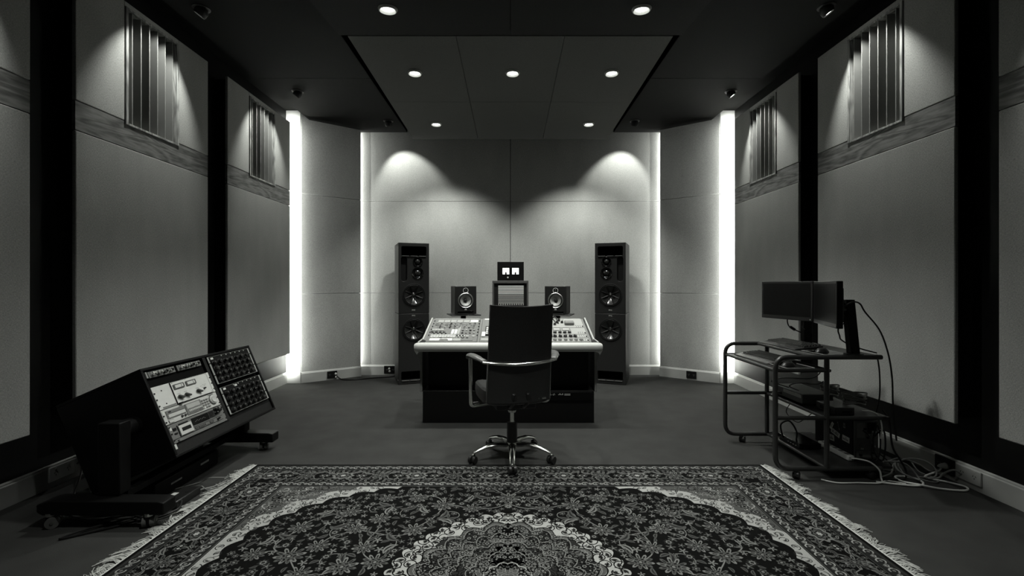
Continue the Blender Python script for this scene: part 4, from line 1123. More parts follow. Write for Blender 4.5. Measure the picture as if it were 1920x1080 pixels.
def keyboard(M, L, D, label):
    o = empty('keyboard', M, label, 'keyboard')
    b = MB(); b.prism([(0, 0), (D, 0), (D, 0.028), (0, 0.014)], 'x', 0, L, 'black_plastic'); b.build('body', o, bevel=0.003)
    b = MB()
    for j in range(6):
        y = D * (0.10 + 0.145 * j + (0.03 if j == 5 else 0)); zt = 0.014 + 0.014 * y / D
        n = 22 if j else 13
        x = 0.012
        while x < L - 0.02:
            w = 0.016
            if j == 0 and 0.28 * L < x < 0.5 * L: w = 0.10
            if not (j > 0 and (abs(x / L - 0.68) < 0.012 or abs(x / L - 0.82) < 0.012)):
                b.add([(x, y, zt), (x + w, y, zt), (x + w, y + D * 0.115, zt + 0.002), (x, y + D * 0.115, zt + 0.002),
                       (x + 0.002, y + 0.002, zt + 0.010), (x + w - 0.002, y + 0.002, zt + 0.010), (x + w - 0.002, y + D * 0.105, zt + 0.0115), (x + 0.002, y + D * 0.105, zt + 0.0115)],
                      [(4, 5, 6, 7), (0, 1, 5, 4), (1, 2, 6, 5), (2, 3, 7, 6), (3, 0, 4, 7)], 'key_cap')
            x += w + 0.0035
    b.build('keys', o)
    b = MB(); b.prism([(-0.055, 0), (0.0, 0), (0.0, 0.013), (-0.05, 0.006)], 'x', 0.004, L - 0.004, 'leather'); b.build('wrist_rest', o, bevel=0.003)
    return o
def facing(x, y, z, ang):          # local x along the length, local y away from the typist
    return Matrix.Translation((x, y, z)) @ Matrix.Rotation(ang, 4, 'Z')
keyboard(facing(1.790, 3.545, 0.703, math.radians(-88)), 0.44, 0.15, 'black keyboard with shiny keys on the lower pull-out tray of the cart')
keyboard(facing(2.005, 3.585, 0.793, math.radians(-87)), 0.43, 0.145, 'black keyboard on the top shelf of the cart, below the monitors')
def mouse(M, label):
    o = empty('computer_mouse', M, label, 'mouse')
    def dome(u, v):
        a = 2 * PI * u; k = math.sin(v * PI / 2)
        return (0.052 * k * math.cos(a) , 0.031 * k * math.sin(a), 0.027 * max(0, 1 - k ** 3) + 0.001)
    b = MB(); b.grid(dome, 24, 8, 'black_plastic'); b.build('shell', o)
    b = MB(); b.cyl((0.025, -0.003, 0.020), (0.025, 0.003, 0.020), 0.008, 'knob_grey', n=14); b.build('wheel', o)
    return o
def tablet(M, label):
    o = empty('mouse_mat', M, label, 'mouse mat')
    b = MB(); b.box((-0.10, -0.10, 0), (0.10, 0.10, 0.006), 'gloss_black'); b.build('mat', o, bevel=0.003)
    b = MB()
    for s in (-1, 1): b.box((-0.095, s * 0.093 - 0.002, 0.006), (0.095, s * 0.093 + 0.002, 0.0068), 'dim_label'); b.box((s * 0.093 - 0.002, -0.093, 0.006), (s * 0.093 + 0.002, 0.093, 0.0068), 'dim_label')
    b.build('border_line', o)
    return o
tablet(facing(1.87, 2.99 + 0.04, 0.7025, 0.06), 'black mat with a pale border line on the keyboard tray of the cart')
mouse(facing(1.845, 3.02, 0.709, 0.25), 'black mouse on the mat on the keyboard tray of the cart')
tablet(facing(2.10, 3.035, 0.7905, 0.12), 'black mat with a pale border line on the top shelf of the cart')
mouse(facing(2.09, 3.05, 0.797, 0.3), 'black mouse on the mat on the top shelf of the cart')
o = empty('cable_hub', (2.15, 3.22, 0.7905), 'small black boxy hub with pale ports behind the keyboard on the cart top', 'hub')
b = MB(); b.box((-0.03, -0.05, 0), (0.03, 0.05, 0.03), 'black_plastic'); b.build('case', o, bevel=0.003)
b = MB()
for y in (-0.03, -0.012): b.box((-0.032, y, 0.01), (-0.03, y + 0.01, 0.02), 'white_label')
b.build('ports', o)
# middle shelf: flat computer and boxes
o = empty('desktop_computer', (2.06, 3.57, 0.397), 'flat grey desktop box lying on the middle shelf of the cart', 'computer')
b = MB(); b.box((0, -0.36, 0.006), (0.22, 0, 0.075), 'device_grey'); b.build('case', o, bevel=0.004)
b = MB(); b.box((-0.003, -0.35, 0.045), (0, -0.14, 0.068), 'panel_light'); b.box((-0.003, -0.12, 0.02), (0, -0.02, 0.04), 'gloss_black'); b.build('front_trim', o)
b = MB()
for x in (0.02, 0.2):
    for y in (-0.34, -0.02): b.cyl((x, y, 0), (x, y, 0.007), 0.012, 'rubber', n=10)
b.build('rubber_feet', o)
o = empty('adapter_box', (2.17, 3.05, 0.397), 'black adapter box on the middle shelf, at the corner of the cart nearest the wall', 'adapter')
b = MB(); b.box((-0.06, -0.09, 0), (0.07, 0.09, 0.05), 'black_plastic'); b.build('case', o, bevel=0.004)
b = MB(); b.box((-0.062, -0.05, 0.012), (-0.06, 0.05, 0.035), 'matte_black'); b.box((-0.01, -0.092, 0.015), (0.05, -0.09, 0.03), 'matte_black'); b.build('label_plate', o)
random.seed(11)
for k, (x, y, z, R, wd) in enumerate(((2.345, 3.34, 0.41, 0.07, 'grey coiled cable bundle heaped behind the grey desktop box on the middle shelf'), (2.345, 3.10, 0.41, 0.085, 'grey coiled cable bundle at the wall end of the middle shelf'))):
    b = MB()
    pts = []
    for i in range(90):
        a = i * 0.42
        pts.append((x + math.cos(a) * R * (1 + 0.25 * math.sin(i * 1.7)) * 0.8, y + math.sin(a) * R * (0.55 + 0.2 * math.sin(i * 0.9)), z + 0.02 + 0.0009 * i + 0.012 * math.sin(i * 0.77)))
    b.tube(spline(pts, 3), 0.0055, 'cable_grey', 6); o = b.build('cable_bundle'); tag(o, wd, 'cable', 'coiled cables on the cart')
# bottom shelf
ROT = Matrix.Rotation(-PI / 2, 4, 'Z')          # long side along the cart, stickers toward the typist, sockets toward the camera
o = empty('computer_tower', Matrix.Translation((2.29, 3.42, 0.0765)) @ ROT, 'black computer tower with white stickers on its side, on the bottom shelf of the cart', 'computer')
b = MB(); b.box((0, 0, 0.004), (0.375, 0.17, 0.268), 'matte_black'); b.build('case', o, bevel=0.004)
b = MB(); b.box((0.3752, 0.006, 0.01), (0.385, 0.164, 0.262), 'knob_grey'); b.build('back_plate', o)
random.seed(5)
for x0, x1, z0, z1, m_ in ((0.02, 0.075, 0.15, 0.25, 'panel_mid'), (0.09, 0.15, 0.19, 0.25, 'matte_black'), (0.02, 0.15, 0.02, 0.06, 'panel_mid')):
    b = MB(); b.box((0.385, x0, z0), (0.387, x1, z1), m_); b.build('port_plate', o)
for i in range(12):
    y = random.uniform(0.02, 0.14); z = random.uniform(0.03, 0.23)
    b = MB(); b.box((0.387, y, z), (0.393, y + 0.017, z + 0.011), random.choice(['matte_black', 'panel_light', 'brushed', 'matte_black'])); b.build('port', o)
def sticker(x, z, w, h, ang, m):
    b = MB(Matrix.Translation((x, -0.0005, z)) @ Matrix.Rotation(ang, 4, 'Y')); b.box((-w / 2, -0.0006, -h / 2), (w / 2, 0.0004, h / 2), m)
    k = -w * 0.4
    while k < w * 0.35:
        ww = random.choice([0.001, 0.002, 0.003]); b.box((k, -0.001, -h * 0.3), (k + ww, -0.0005, h * random.choice([0.05, 0.35])), 'matte_black'); k += ww + random.choice([0.0015, 0.003])
    b.build('sticker', o)
sticker(0.315, 0.118, 0.066, 0.038, 0.06, 'white_label'); sticker(0.215, 0.128, 0.085, 0.034, 0.25, 'dim_label'); sticker(0.168, 0.082, 0.07, 0.040, -0.05, 'dim_label')
sticker(0.178, 0.168, 0.02, 0.055, 0.5, 'white_label'); sticker(0.30, 0.205, 0.02, 0.032, 0.0, 'knob_mid'); sticker(0.245, 0.185, 0.007, 0.055, -0.35, 'knob_mid')
o = empty('power_strip', Matrix.Translation((2.243, 3.32, 0.0765)) @ ROT, 'white power strip lying on the bottom shelf along the side of the computer tower', 'power strip')
b = MB(); b.box((0, 0.0, 0.0), (0.30, 0.042, 0.034), 'cable_white'); b.build('case', o, bevel=0.005)
for i in range(5): b = MB(); b.cyl((0.035 + i * 0.055, 0.021, 0.034), (0.035 + i * 0.055, 0.021, 0.0352), 0.014, 'knob_mid', n=16); b.build('socket', o)
o = empty('network_box', (2.11, 3.36, 0.076), 'low black network box on the bottom shelf of the cart', 'network box')
b = MB(); b.box((-0.06, -0.13, 0.003), (0.10, 0.13, 0.04), 'gloss_black'); b.build('case', o, bevel=0.005)
b = MB()
for i in range(4): b.box((-0.062, -0.1 + i * 0.03, 0.015), (-0.06, -0.09 + i * 0.03, 0.02), 'cheek_grey')
b.build('lights', o)
# ------------------------------------------------------------------ patterned rug
HU, HV, TH = 1.735, 1.22, 0.005
rug = empty('patterned_rug', (-0.012, 1.92, 0), 'large oriental rug with dark oval field and pale fringed ends, on the floor in front', 'rug')
class Flat:
    """flat pile patches lying on the rug, later ones a hair above earlier ones"""
    def __init__(s): s.v = []; s.f = []; s.k = []
    def fan(s, pts, c, m, z):
        b = len(s.v); s.v.append((c[0], c[1], z)); s.v.extend((p[0], p[1], z) for p in pts); n = len(pts)
        for i in range(n): s.f.append((b, b + 1 + i, b + 1 + (i + 1) % n)); s.k.append(m)
    def strip(s, L, R, m, z):
        b = len(s.v); n = len(L)
        s.v.extend((p[0], p[1], z) for p in L); s.v.extend((p[0], p[1], z) for p in R)
        for i in range(n - 1): s.f.append((b + i, b + n + i, b + n + i + 1, b + i + 1)); s.k.append(m)
FL = Flat()
S4 = [(1, 1), (-1, 1), (1, -1), (-1, -1)]
def sym(fn, quads=S4):
    for sx, sy in quads: fn(sx, sy)
LZ = lambda i: TH + 0.00010 * i
def blob(u, v, R, rot, n, lob, amp, m, lz, sq=1.0, sx=1, sy=1, ph=0.0):
    pts = []
    for i in range(n):
        a = 2 * PI * i / n
        q = R * (1 + amp * math.cos(lob * a + ph))
        x = q * math.cos(a); y = q * math.sin(a) * sq
        X = x * math.cos(rot) - y * math.sin(rot); Y = x * math.sin(rot) + y * math.cos(rot)
        pts.append(((u + X) * sx, (v + Y) * sy))
    if sx * sy < 0: pts.reverse()
    FL.fan(pts, (u * sx, v * sy), m, LZ(lz))
def ribbon(pts, w, m, lz, sx=1, sy=1):
    L = []; R = []; n = len(pts)
    for i in range(n):
        a = pts[max(i - 1, 0)]; b = pts[min(i + 1, n - 1)]
        dx, dy = b[0] - a[0], b[1] - a[1]; l = math.hypot(dx, dy) or 1
        ww = w(i / (n - 1)) if callable(w) else w
        L.append(((pts[i][0] - dy / l * ww) * sx, (pts[i][1] + dx / l * ww) * sy)); R.append(((pts[i][0] + dy / l * ww) * sx, (pts[i][1] - dx / l * ww) * sy))
    if sx * sy < 0: L, R = R, L
    FL.strip(R, L, m, LZ(lz)) if False else FL.strip(L, R, m, LZ(lz))
def curve2(p, k=6): return [(q.x, q.y) for q in spline([(a, b, 0) for a, b in p], k)]
def rect(du, dv, m, lz):
    FL.fan([(-du, -dv), (du, -dv), (du, dv), (-du, dv)], (0, 0), m, LZ(lz))
# flower kinds ------------------------------------------------------
def palmette(u, v, R, rot, sx, sy, lz=20):
    for k in range(11):
        a = rot + 2 * PI * k / 11; q = R * (0.78 + 0.16 * math.cos(a - rot))
        U, W_ = u + math.cos(a) * q * 0.95, v + math.sin(a) * q * 0.85
        blob(U, W_, R * 0.34, a, 10, 2, 0.30, 'rug2' if k % 2 else 'rug3', lz, 0.62, sx, sy)
        blob(U, W_, R * 0.17, a, 8, 2, 0.30, 'rug1', lz + 1, 0.62, sx, sy)
    blob(u, v, R * 0.60, rot, 40, 9, 0.10, 'rug2', lz + 2, 0.9, sx, sy)
    blob(u, v, R * 0.50, rot, 40, 9, 0.16, 'rug0', lz + 3, 0.9, sx, sy)
    blob(u, v, R * 0.42, rot, 36, 6, 0.24, 'rug2', lz + 4, 0.9, sx, sy)
    blob(u, v, R * 0.24, rot, 20, 5, 0.25, 'rug1', lz + 5, 0.9, sx, sy)
    blob(u, v, R * 0.14, rot, 12, 3, 0.1, 'rug3', lz + 6, 0.9, sx, sy)
def rosette(u, v, R, rot, sx, sy, a='rug3', b_='rug1', c='rug4', lz=20, lob=6):
    blob(u, v, R, rot, 30, lob, 0.24, a, lz, 1, sx, sy)
    blob(u, v, R * 0.62, rot, 24, lob, 0.2, b_, lz + 1, 1, sx, sy)
    blob(u, v, R * 0.36, rot, 12, 4, 0.1, c, lz + 2, 1, sx, sy)
def sprig(u, v, R, rot, sx, sy, m='rug2', lz=16):
    """cluster of small petals"""
    for k in range(5):
        a = rot + 2 * PI * k / 5
        blob(u + math.cos(a) * R * 0.62, v + math.sin(a) * R * 0.62, R * 0.34, a, 8, 2, 0.28, m, lz, 0.7, sx, sy)
    blob(u, v, R * 0.28, rot, 8, 4, 0.1, 'rug3', lz, 1, sx, sy)
def leaf(u, v, L, rot, bend, sx, sy, m='rug2', m2='rug1', lz=18, w=0.16):
    pts = []
    for i in range(11):
        t = i / 10; a = rot + bend * (t - 0.5)
        pts.append((L * (t - 0.5), bend * L * 0.25 * (1 - (2 * t - 1) ** 2)))
    pts = [(u + x * math.cos(rot) - y * math.sin(rot), v + x * math.sin(rot) + y * math.cos(rot)) for x, y in pts]
    ribbon(pts, lambda t: L * w * math.sin(PI * min(1, max(0, t))) ** 0.8 + 0.0004, m, lz, sx, sy)
    ribbon(pts[1:-1], lambda t: L * w * 0.35 * math.sin(PI * t) + 0.0003, m2, lz + 1, sx, sy)
def scroll(u, v, R, rot, turn, sx, sy, w=0.0022, m='rug3', lz=15, turns=0.75):
    pts = []
    for i in range(28):
        t = i / 27; a = rot + turn * t * turns * 2 * PI; q = R * (1 - 0.55 * t)
        pts.append((u + q * math.cos(a), v + q * math.sin(a)))
    ribbon(pts, w, m, lz, sx, sy)
# ground colours ----------------------------------------------------
rect(HU - 0.018, HV - 0.018, 'rug2', 0)
rect(HU - 0.020, HV - 0.020, 'rug0', 1); rect(HU - 0.025, HV - 0.025, 'rug2', 2); rect(HU - 0.028, HV - 0.028, 'rug1', 3)
rect(HU - 0.088, HV - 0.088, 'rug0', 4); rect(HU - 0.092, HV - 0.092, 'rug2', 5); rect(HU - 0.096, HV - 0.096, 'rug0', 6)
rect(HU - 0.272, HV - 0.272, 'rug2', 7); rect(HU - 0.277, HV - 0.277, 'rug1', 8); rect(HU - 0.330, HV - 0.330, 'rug0', 9); rect(HU - 0.334, HV - 0.334, 'rug2', 10); rect(HU - 0.339, HV - 0.339, 'rug0', 11)
FU, FV = HU - 0.344, HV - 0.344
rect(FU, FV, 'rug2', 12)
def sup(A, B, n, k, lob, amp, sharp=False):
    pts = []
    for i in range(k):
        a = 2 * PI * i / k; ca, sa = math.cos(a), math.sin(a)
        q = 1.0 / ((abs(ca) / A) ** n + (abs(sa) / B) ** n) ** (1 / n)
        q += amp * abs(math.sin(lob * a / 2)) - amp * 0.5
        pts.append((max(-FU, min(FU, q * ca)), max(-FV, min(FV, q * sa))))
    return pts
FL.fan(sup(1.425, 0.995, 2.6, 560, 44, 0.045), (0, 0), 'rug4', LZ(13))
FL.fan(sup(1.335, 0.925, 2.6, 560, 56, 0.035), (0, 0), 'rug0', LZ(14))
FL.fan(sup(0.525, 0.545, 1.75, 520, 40, 0.03), (0, 0), 'rug4', LZ(24))
FL.fan(sup(0.425, 0.448, 1.75, 480, 20, 0.045), (0, 0), 'rug0', LZ(25))
FL.fan(sup(0.418, 0.441, 1.75, 480, 20, 0.045), (0, 0), 'rug2', LZ(26))
def inside(u, v, A, B, n): return (abs(u) / A) ** n + (abs(v) / B) ** n < 1
random.seed(21)
# main palmettes of the dark field, mirrored in four quarters
big = [(0.366, 0.636, 0.058), (0.68, 0.49, 0.05), (0.858, 0.56, 0.05), (0.475, 0.38, 0.055), (0.775, 0.39, 0.048), (0.902, 0.236, 0.05), (1.06, 0.40, 0.055),
       (1.0, 0.158, 0.062), (0.68, 0.225, 0.05), (0.594, 0.114, 0.055), (0.73, 0.08, 0.06), (0.52, 0.72, 0.05), (0.70, 0.72, 0.045), (1.17, 0.17, 0.05), (0.20, 0.60, 0.045), (0.90, 0.03, 0.05)]
for u, v, R in big: sym(lambda sx, sy: palmette(u, v, R, random.choice([0.3, 1.2]) if False else PI / 2, sx, sy))
for sy in (1, -1): palmette(0, 0.715, 0.062, PI / 2, 1, sy)
for u, v, R, a, t in ((0.527, 0.55, 0.085, 2.6, -1), (0.82, 0.36, 0.10, 2.4, -1), (0.17, 0.69, 0.075, 0.5, 1), (0.72, 0.60, 0.08, 3.4, -1), (0.95, 0.50, 0.085, 1.0, 1), (0.62, 0.27, 0.09, 3.8, -1), (1.10, 0.27, 0.08, 0.3, 1), (0.80, 0.12, 0.085, 4.2, -1), (0.30, 0.52, 0.07, 5.2, 1)):
    sym(lambda sx, sy: (scroll(u, v, R, a, t, sx, sy, lz=15), leaf(u + math.cos(a) * R, v + math.sin(a) * R, 0.09, a + t * 1.6, 0.9 * t, sx, sy, 'rug3', 'rug1'),
                        leaf(u + math.cos(a + 1.4 * t) * R * 0.9, v + math.sin(a + 1.4 * t) * R * 0.9, 0.10, a + t * 3.0, 0.9 * t, sx, sy, 'rug2', 'rug1')))
vines = [[(0, 0.66), (0.08, 0.61), (0.20, 0.60), (0.30, 0.64), (0.366, 0.636)], [(0.366, 0.60), (0.40, 0.50), (0.475, 0.40)], [(0.366, 0.67), (0.42, 0.74), (0.55, 0.76), (0.70, 0.72)], [(0.475, 0.36), (0.56, 0.33), (0.68, 0.36), (0.775, 0.39)],
         [(0.68, 0.49), (0.66, 0.40), (0.68, 0.30), (0.68, 0.225)], [(0.858, 0.56), (0.96, 0.53), (1.04, 0.47), (1.06, 0.40)], [(1.06, 0.38), (1.10, 0.30), (1.10, 0.22), (1.0, 0.158)], [(1.0, 0.158), (0.95, 0.09), (0.90, 0.03)],
         [(0.775, 0.37), (0.86, 0.33), (0.90, 0.26)], [(0.594, 0.114), (0.66, 0.17), (0.68, 0.225)], [(0.73, 0.08), (0.80, 0.03), (0.90, 0.03)], [(1.0, 0.17), (1.1, 0.20), (1.17, 0.17)], [(0, 0.75), (0.05, 0.80), (0.10, 0.85), (0.16, 0.86)]]
for p in vines: sym(lambda sx, sy: ribbon(curve2(p), 0.003, 'rug3', 15, sx, sy))
# small filling of the dark field
pts = []
tries = 0
while tries < 9000:
    tries += 1
    u = random.uniform(0.0, 1.32); v = random.uniform(-0.0, 0.90)
    if not inside(u, v, 1.30, 0.89, 2.6) or inside(u, v, 0.55, 0.57, 1.75): continue
    if any((u - a) ** 2 + (v - b) ** 2 < (c + 0.022) ** 2 for a, b, c in big) or math.hypot(u, v - 0.715) < 0.085: continue
    if any((u - a) ** 2 + (v - b) ** 2 < 0.0365 ** 2 for a, b in pts): continue
    pts.append((u, v))
for i, (u, v) in enumerate(pts):
    rot = random.uniform(0, 6); R = random.uniform(0.016, 0.025); c = i % 7
    if c in (0, 1, 2): sym(lambda sx, sy: sprig(u, v, R, rot, sx, sy, 'rug2' if c else 'rug3'))
    elif c == 3: sym(lambda sx, sy: rosette(u, v, R * 0.8, rot, sx, sy, 'rug2', 'rug0', 'rug3', 16))
    elif c in (4, 5): sym(lambda sx, sy: leaf(u, v, R * 2.3, rot, 0.6, sx, sy, 'rug2', 'rug1', 16, 0.2))
    else: sym(lambda sx, sy: rosette(u, v, R, rot, sx, sy, 'rug1', 'rug3', 'rug1', 16, 8))
# scatter fillers for the other zones: outlines in dark on pale ground, pale on grey ground
def scatter(test, u1, v1, d, N, draw, quads=S4, u0=0.0, v0=0.0):
    got = []; t = 0
    while t < N:
        t += 1
        u = random.uniform(u0, u1); v = random.uniform(v0, v1)
        if not test(u, v) or any((u - a) ** 2 + (v - b) ** 2 < d * d for a, b in got): continue
        got.append((u, v))
    for i, (u, v) in enumerate(got):
        rot = random.uniform(0, 6)
        for sx, sy in quads: draw(i, u, v, rot, sx, sy)
def outline(i, u, v, rot, sx, sy, R, lz, dark='rug1', w=0.0022):
    scroll(u, v, R, rot, 1 if i % 2 else -1, sx, sy, w, dark, lz, 0.9)
    leaf(u, v, R * 1.1, rot + 1, 0.7, sx, sy, 'rug2', dark, lz, 0.2)
# pale band at the rim of the medallion
scatter(lambda u, v: inside(u, v, 0.52, 0.54, 1.75) and not inside(u, v, 0.45, 0.47, 1.75), 0.53, 0.55, 0.037, 6000, lambda i, u, v, r_, sx, sy: (outline(i, u, v, r_, sx, sy, 0.034, 28, 'rug0', 0.0026), blob(u, v, 0.008, r_, 10, 5, 0.2, 'rug1', 29, 1, sx, sy)))
for q, m_, lb in ((0.93, 'rug3', 20), (0.90, 'rug0', 20), (0.76, 'rug3', 24), (0.735, 'rug0', 24), (0.60, 'rug3', 16), (0.57, 'rug0', 16), (0.42, 'rug3', 12), (0.39, 'rug0', 12), (0.24, 'rug4', 12), (0.20, 'rug0', 8)):
    pp = sup(0.425 * q, 0.448 * q, 1.75, 360, lb, 0.05 * q); ribbon(pp + pp[:1], 0.0022, m_, 33)
# medallion: dense small flowers, some darker shields
def shield(u, v, R, sx, sy):
    blob(u, v, R, 0, 40, 8, 0.08, 'rug0', 28, 1, sx, sy); blob(u, v, R * 0.93, 0, 40, 8, 0.08, 'rug1', 29, 1, sx, sy)
for u, v, R in ((0.0, 0.36, 0.06), (0.15, 0.33, 0.06), (0.28, 0.24, 0.06), (0.34, 0.10, 0.06), (0.13, 0.2, 0.05), (0.0, 0.16, 0.09), (0.2, 0.06, 0.06)):
    sym(lambda sx, sy: shield(u, v, R, sx, sy))
def medfill(i, u, v, r_, sx, sy):
    c = i % 5
    if c == 0: rosette(u, v, 0.017, r_, sx, sy, 'rug3', 'rug0', 'rug3', 31)
    elif c == 1: scroll(u, v, 0.02, r_, 1, sx, sy, 0.0018, 'rug0', 31, 1.0)
    elif c == 2: rosette(u, v, 0.016, r_, sx, sy, 'rug0', 'rug3', 'rug1', 31)
    elif c == 3: scroll(u, v, 0.02, r_, -1, sx, sy, 0.0018, 'rug3', 31, 0.9)
    else: sprig(u, v, 0.018, r_, sx, sy, 'rug0', 31)
scatter(lambda u, v: inside(u, v, 0.41, 0.43, 1.75), 0.42, 0.44, 0.0215, 9000, medfill)
# outer pale band beyond the dark oval
scatter(lambda u, v: inside(u, v, 1.43, 1.0, 2.6) and not inside(u, v, 1.35, 0.94, 2.6) and u < FU - 0.02 and v < FV - 0.015, FU, FV, 0.034, 14000, lambda i, u, v, r_, sx, sy: outline(i, u, v, r_, sx, sy, 0.024, 15, 'rug1' if i % 3 else 'rug2'))
# corner fields
def corner(i, u, v, r_, sx, sy):
    c = i % 6
    if c == 0: palmette(u, v, 0.028, r_, sx, sy, 16)
    elif c in (1, 4): scroll(u, v, 0.026, r_, 1 if c == 1 else -1, sx, sy, 0.0032, 'rug0' if c == 1 else 'rug4', 16, 0.9)
    elif c == 2: sprig(u, v, 0.022, r_, sx, sy, 'rug3', 16)
    elif c == 3: rosette(u, v, 0.018, r_, sx, sy, 'rug3', 'rug0', 'rug4', 16)
    else: rosette(u, v, 0.024, r_, sx, sy, 'rug1', 'rug3', 'rug0', 16, 8)
scatter(lambda u, v: not inside(u, v, 1.46, 1.03, 2.6) and u < FU - 0.02 and v < FV - 0.02, FU, FV, 0.030, 12000, corner, u0=0.5, v0=0.3)
# borders ------------------------------------------------------------
def along(off, d, draw):
    """run a motif along all four sides at distance off from the rug edge"""
    a, b_ = HU - off, HV - off
    n = max(1, round(2 * a / d))
    for i in range(n + 1):
        u = -a + 2 * a * i / n
        for s in (1, -1): draw(i, u, s * b_, 0.0 if s > 0 else PI)
    n = max(1, round(2 * b_ / d))
    for i in range(1, n):
        v = -b_ + 2 * b_ * i / n
        for s in (1, -1): draw(i, s * a, v, -PI / 2 if s > 0 else PI / 2)
def guard(i, u, v, r_):
    # C-shaped scrolls alternating with small hooks
    pts = [(u + 0.017 * math.cos(t) * 1.1, v + 0.017 * math.sin(t)) for t in [r_ + 0.5 + k * 4.6 / 12 for k in range(13)]]
    if i % 2 == 0:
        ribbon(pts, 0.0032, 'rug4', 20); blob(u, v, 0.007, r_, 10, 5, 0.2, 'rug3', 20)
    else:
        c, s = math.cos(r_), math.sin(r_)
        loc = lambda x, y: (u + x * c - y * s, v + x * s + y * c)
        for q in (1, -1):
            ribbon([loc(q * x, y) for x, y in ((0.002, -0.016), (0.010, -0.004), (0.016, 0.008), (0.026, 0.012))][::q], 0.0028, 'rug3', 20)
        blob(u, v, 0.009, r_, 12, 3, 0.3, 'rug4', 20); blob(u, v, 0.004, r_, 8, 3, 0.1, 'rug0', 21)
along(0.058, 0.036, guard); along(0.303, 0.034, guard)
def mainb(i, u, v, r_):
    c, s = math.cos(r_), math.sin(r_)
    loc = lambda x, y: (u + x * c - y * s, v + x * s + y * c)
    if i % 2 == 0:
        blob(u, v, 0.066, r_, 44, 8, 0.12, 'rug3', 20, 0.76); blob(u, v, 0.050, r_, 44, 8, 0.12, 'rug0', 21, 0.72); blob(u, v, 0.040, r_, 36, 8, 0.14, 'rug2', 22, 0.72); blob(u, v, 0.024, r_, 24, 6, 0.2, 'rug0', 23, 0.8); blob(u, v, 0.016, r_, 24, 6, 0.2, 'rug4', 24, 0.8)
    else:
        palmette(u, v, 0.052, r_ + PI / 2, 1, 1, 20)
    for q in (1, -1):
        ribbon([loc(q * x, y) for x, y in ((0.05, -0.01), (0.07, -0.045), (0.10, -0.055), (0.12, -0.03), (0.125, 0.02))], 0.0025, 'rug3', 17)
        L = loc(q * 0.085, 0.045); leaf(L[0], L[1], 0.07, r_ + q * 0.5, 0.7 * q, 1, 1, 'rug3', 'rug1', 18, 0.15)
        L = loc(q * 0.075, -0.05); leaf(L[0], L[1], 0.06, r_ - q * 0.4, -0.7 * q, 1, 1, 'rug2', 'rug1', 18, 0.17)
        L = loc(q * 0.105, 0.0); rosette(L[0], L[1], 0.019, r_, 1, 1, 'rug2', 'rug0', 'rug4', 19)
along(0.184, 0.235, mainb)
def bits(i, u, v, r_):
    if i % 3 == 0: sprig(u, v, 0.014, i * 1.3, 1, 1, 'rug2', 16)
    elif i % 3 == 1: leaf(u, v, 0.036, i * 0.9, 0.6, 1, 1, 'rug3', 'rug1', 16, 0.2)
    else: rosette(u, v, 0.011, i, 1, 1, 'rug2', 'rug0', 'rug3', 16)
for off in (0.112, 0.136, 0.232, 0.256): along(off, 0.031 + off * 0.02, bits)
me = bpy.data.meshes.new('pile'); me.from_pydata(FL.v, [], FL.f)
ks = ['rug0', 'rug1', 'rug2', 'rug3', 'rug4']
for k in ks: me.materials.append(MATS[k])
me.polygons.foreach_set('material_index', [ks.index(k) for k in FL.k]); me.update()
o = bpy.data.objects.new('pile', me); COL.objects.link(o); o.parent = rug
b = MB(); b.prism(rrect(-HU, -HV, HU, HV, 0.012), 'z', 0.0, TH - 0.0002, 'rug0'); b.build('border_edge', rug)
random.seed(9)
for s in (-1, 1):
    b = MB()
    b.box((min(s * HU, s * (HU + 0.007)), -HV + 0.005, 0.001), (max(s * HU, s * (HU + 0.007)), HV - 0.005, 0.006), 'fringe')
    n = 620
    for i in range(n):
        y = -HV + 0.01 + (2 * HV - 0.02) * i / n + random.uniform(-0.002, 0.002)
        lean = 0.03 * math.sin(i * 0.05 + s) + 0.035 * math.sin(i * 0.23 + 2 * s) + random.uniform(-0.03, 0.03)
        L = 0.066 + 0.02 * math.sin(i * 0.11) + random.uniform(-0.014, 0.014); w = 0.0016
        x0 = s * (HU + 0.004)
        p = [(x0 + s * L * t, y + lean * t * t + 0.004 * math.sin(t * 7 + i), 0.004 + 0.010 * math.sin(PI * min(1, t * 1.15)) * random.uniform(0.4, 1.0)) for t in (0, 0.35, 0.7, 1.0)]
        b.tube(p, [w, w, w * 0.9, w * 0.5], 'fringe', 4, caps=False)
    o = b.build('fringe', rug, fix=False); o['kind'] = 'stuff'

# ------------------------------------------------------------------ outlets and cables
def outlet(M, w, h, label, m, knobs=()):
    o = empty('wall_outlet', M, label, 'outlet')
    b = MB(); b.box((-w / 2, -0.012, -h / 2), (w / 2, 0, h / 2), m); b.build('plate', o, bevel=0.003)
    dk = 'matte_black' if m != 'matte_black' else 'cheek_grey'
    for x in (-w * 0.25, w * 0.25):
        b = MB()
        for dx, dz, a in ((-0.008, 0.006, 0.5), (0.008, 0.006, -0.5), (0, -0.008, 0)):
            b.box((-0.0015, -0.0128, -0.005), (0.0015, -0.0118, 0.005), dk, Matrix.Translation((x + dx, 0, dz)) @ Matrix.Rotation(a, 4, 'Y'))
        b.build('socket', o)
        b = MB(); b.box((x - 0.006, -0.0145, h * 0.30), (x + 0.006, -0.0118, h * 0.42), m); b.build('switch', o)
    return o
def facing_x(x, y, z, s):         # plate on a side wall, looking into the room; s=-1 is the rack's wall
    return Matrix.Translation((x, y, z)) @ Matrix.Rotation(PI / 2 if s < 0 else -PI / 2, 4, 'Z')
outlet(facing_x(-2.818, 2.85, 0.082, -1), 0.16, 0.088, 'white double power outlet on the skirting behind the equipment rack', 'skirting')
outlet(facing_x(2.818, 2.79, 0.080, 1), 0.15, 0.085, 'white double power outlet on the skirting past the monitor cart, beside the dark one', 'skirting')
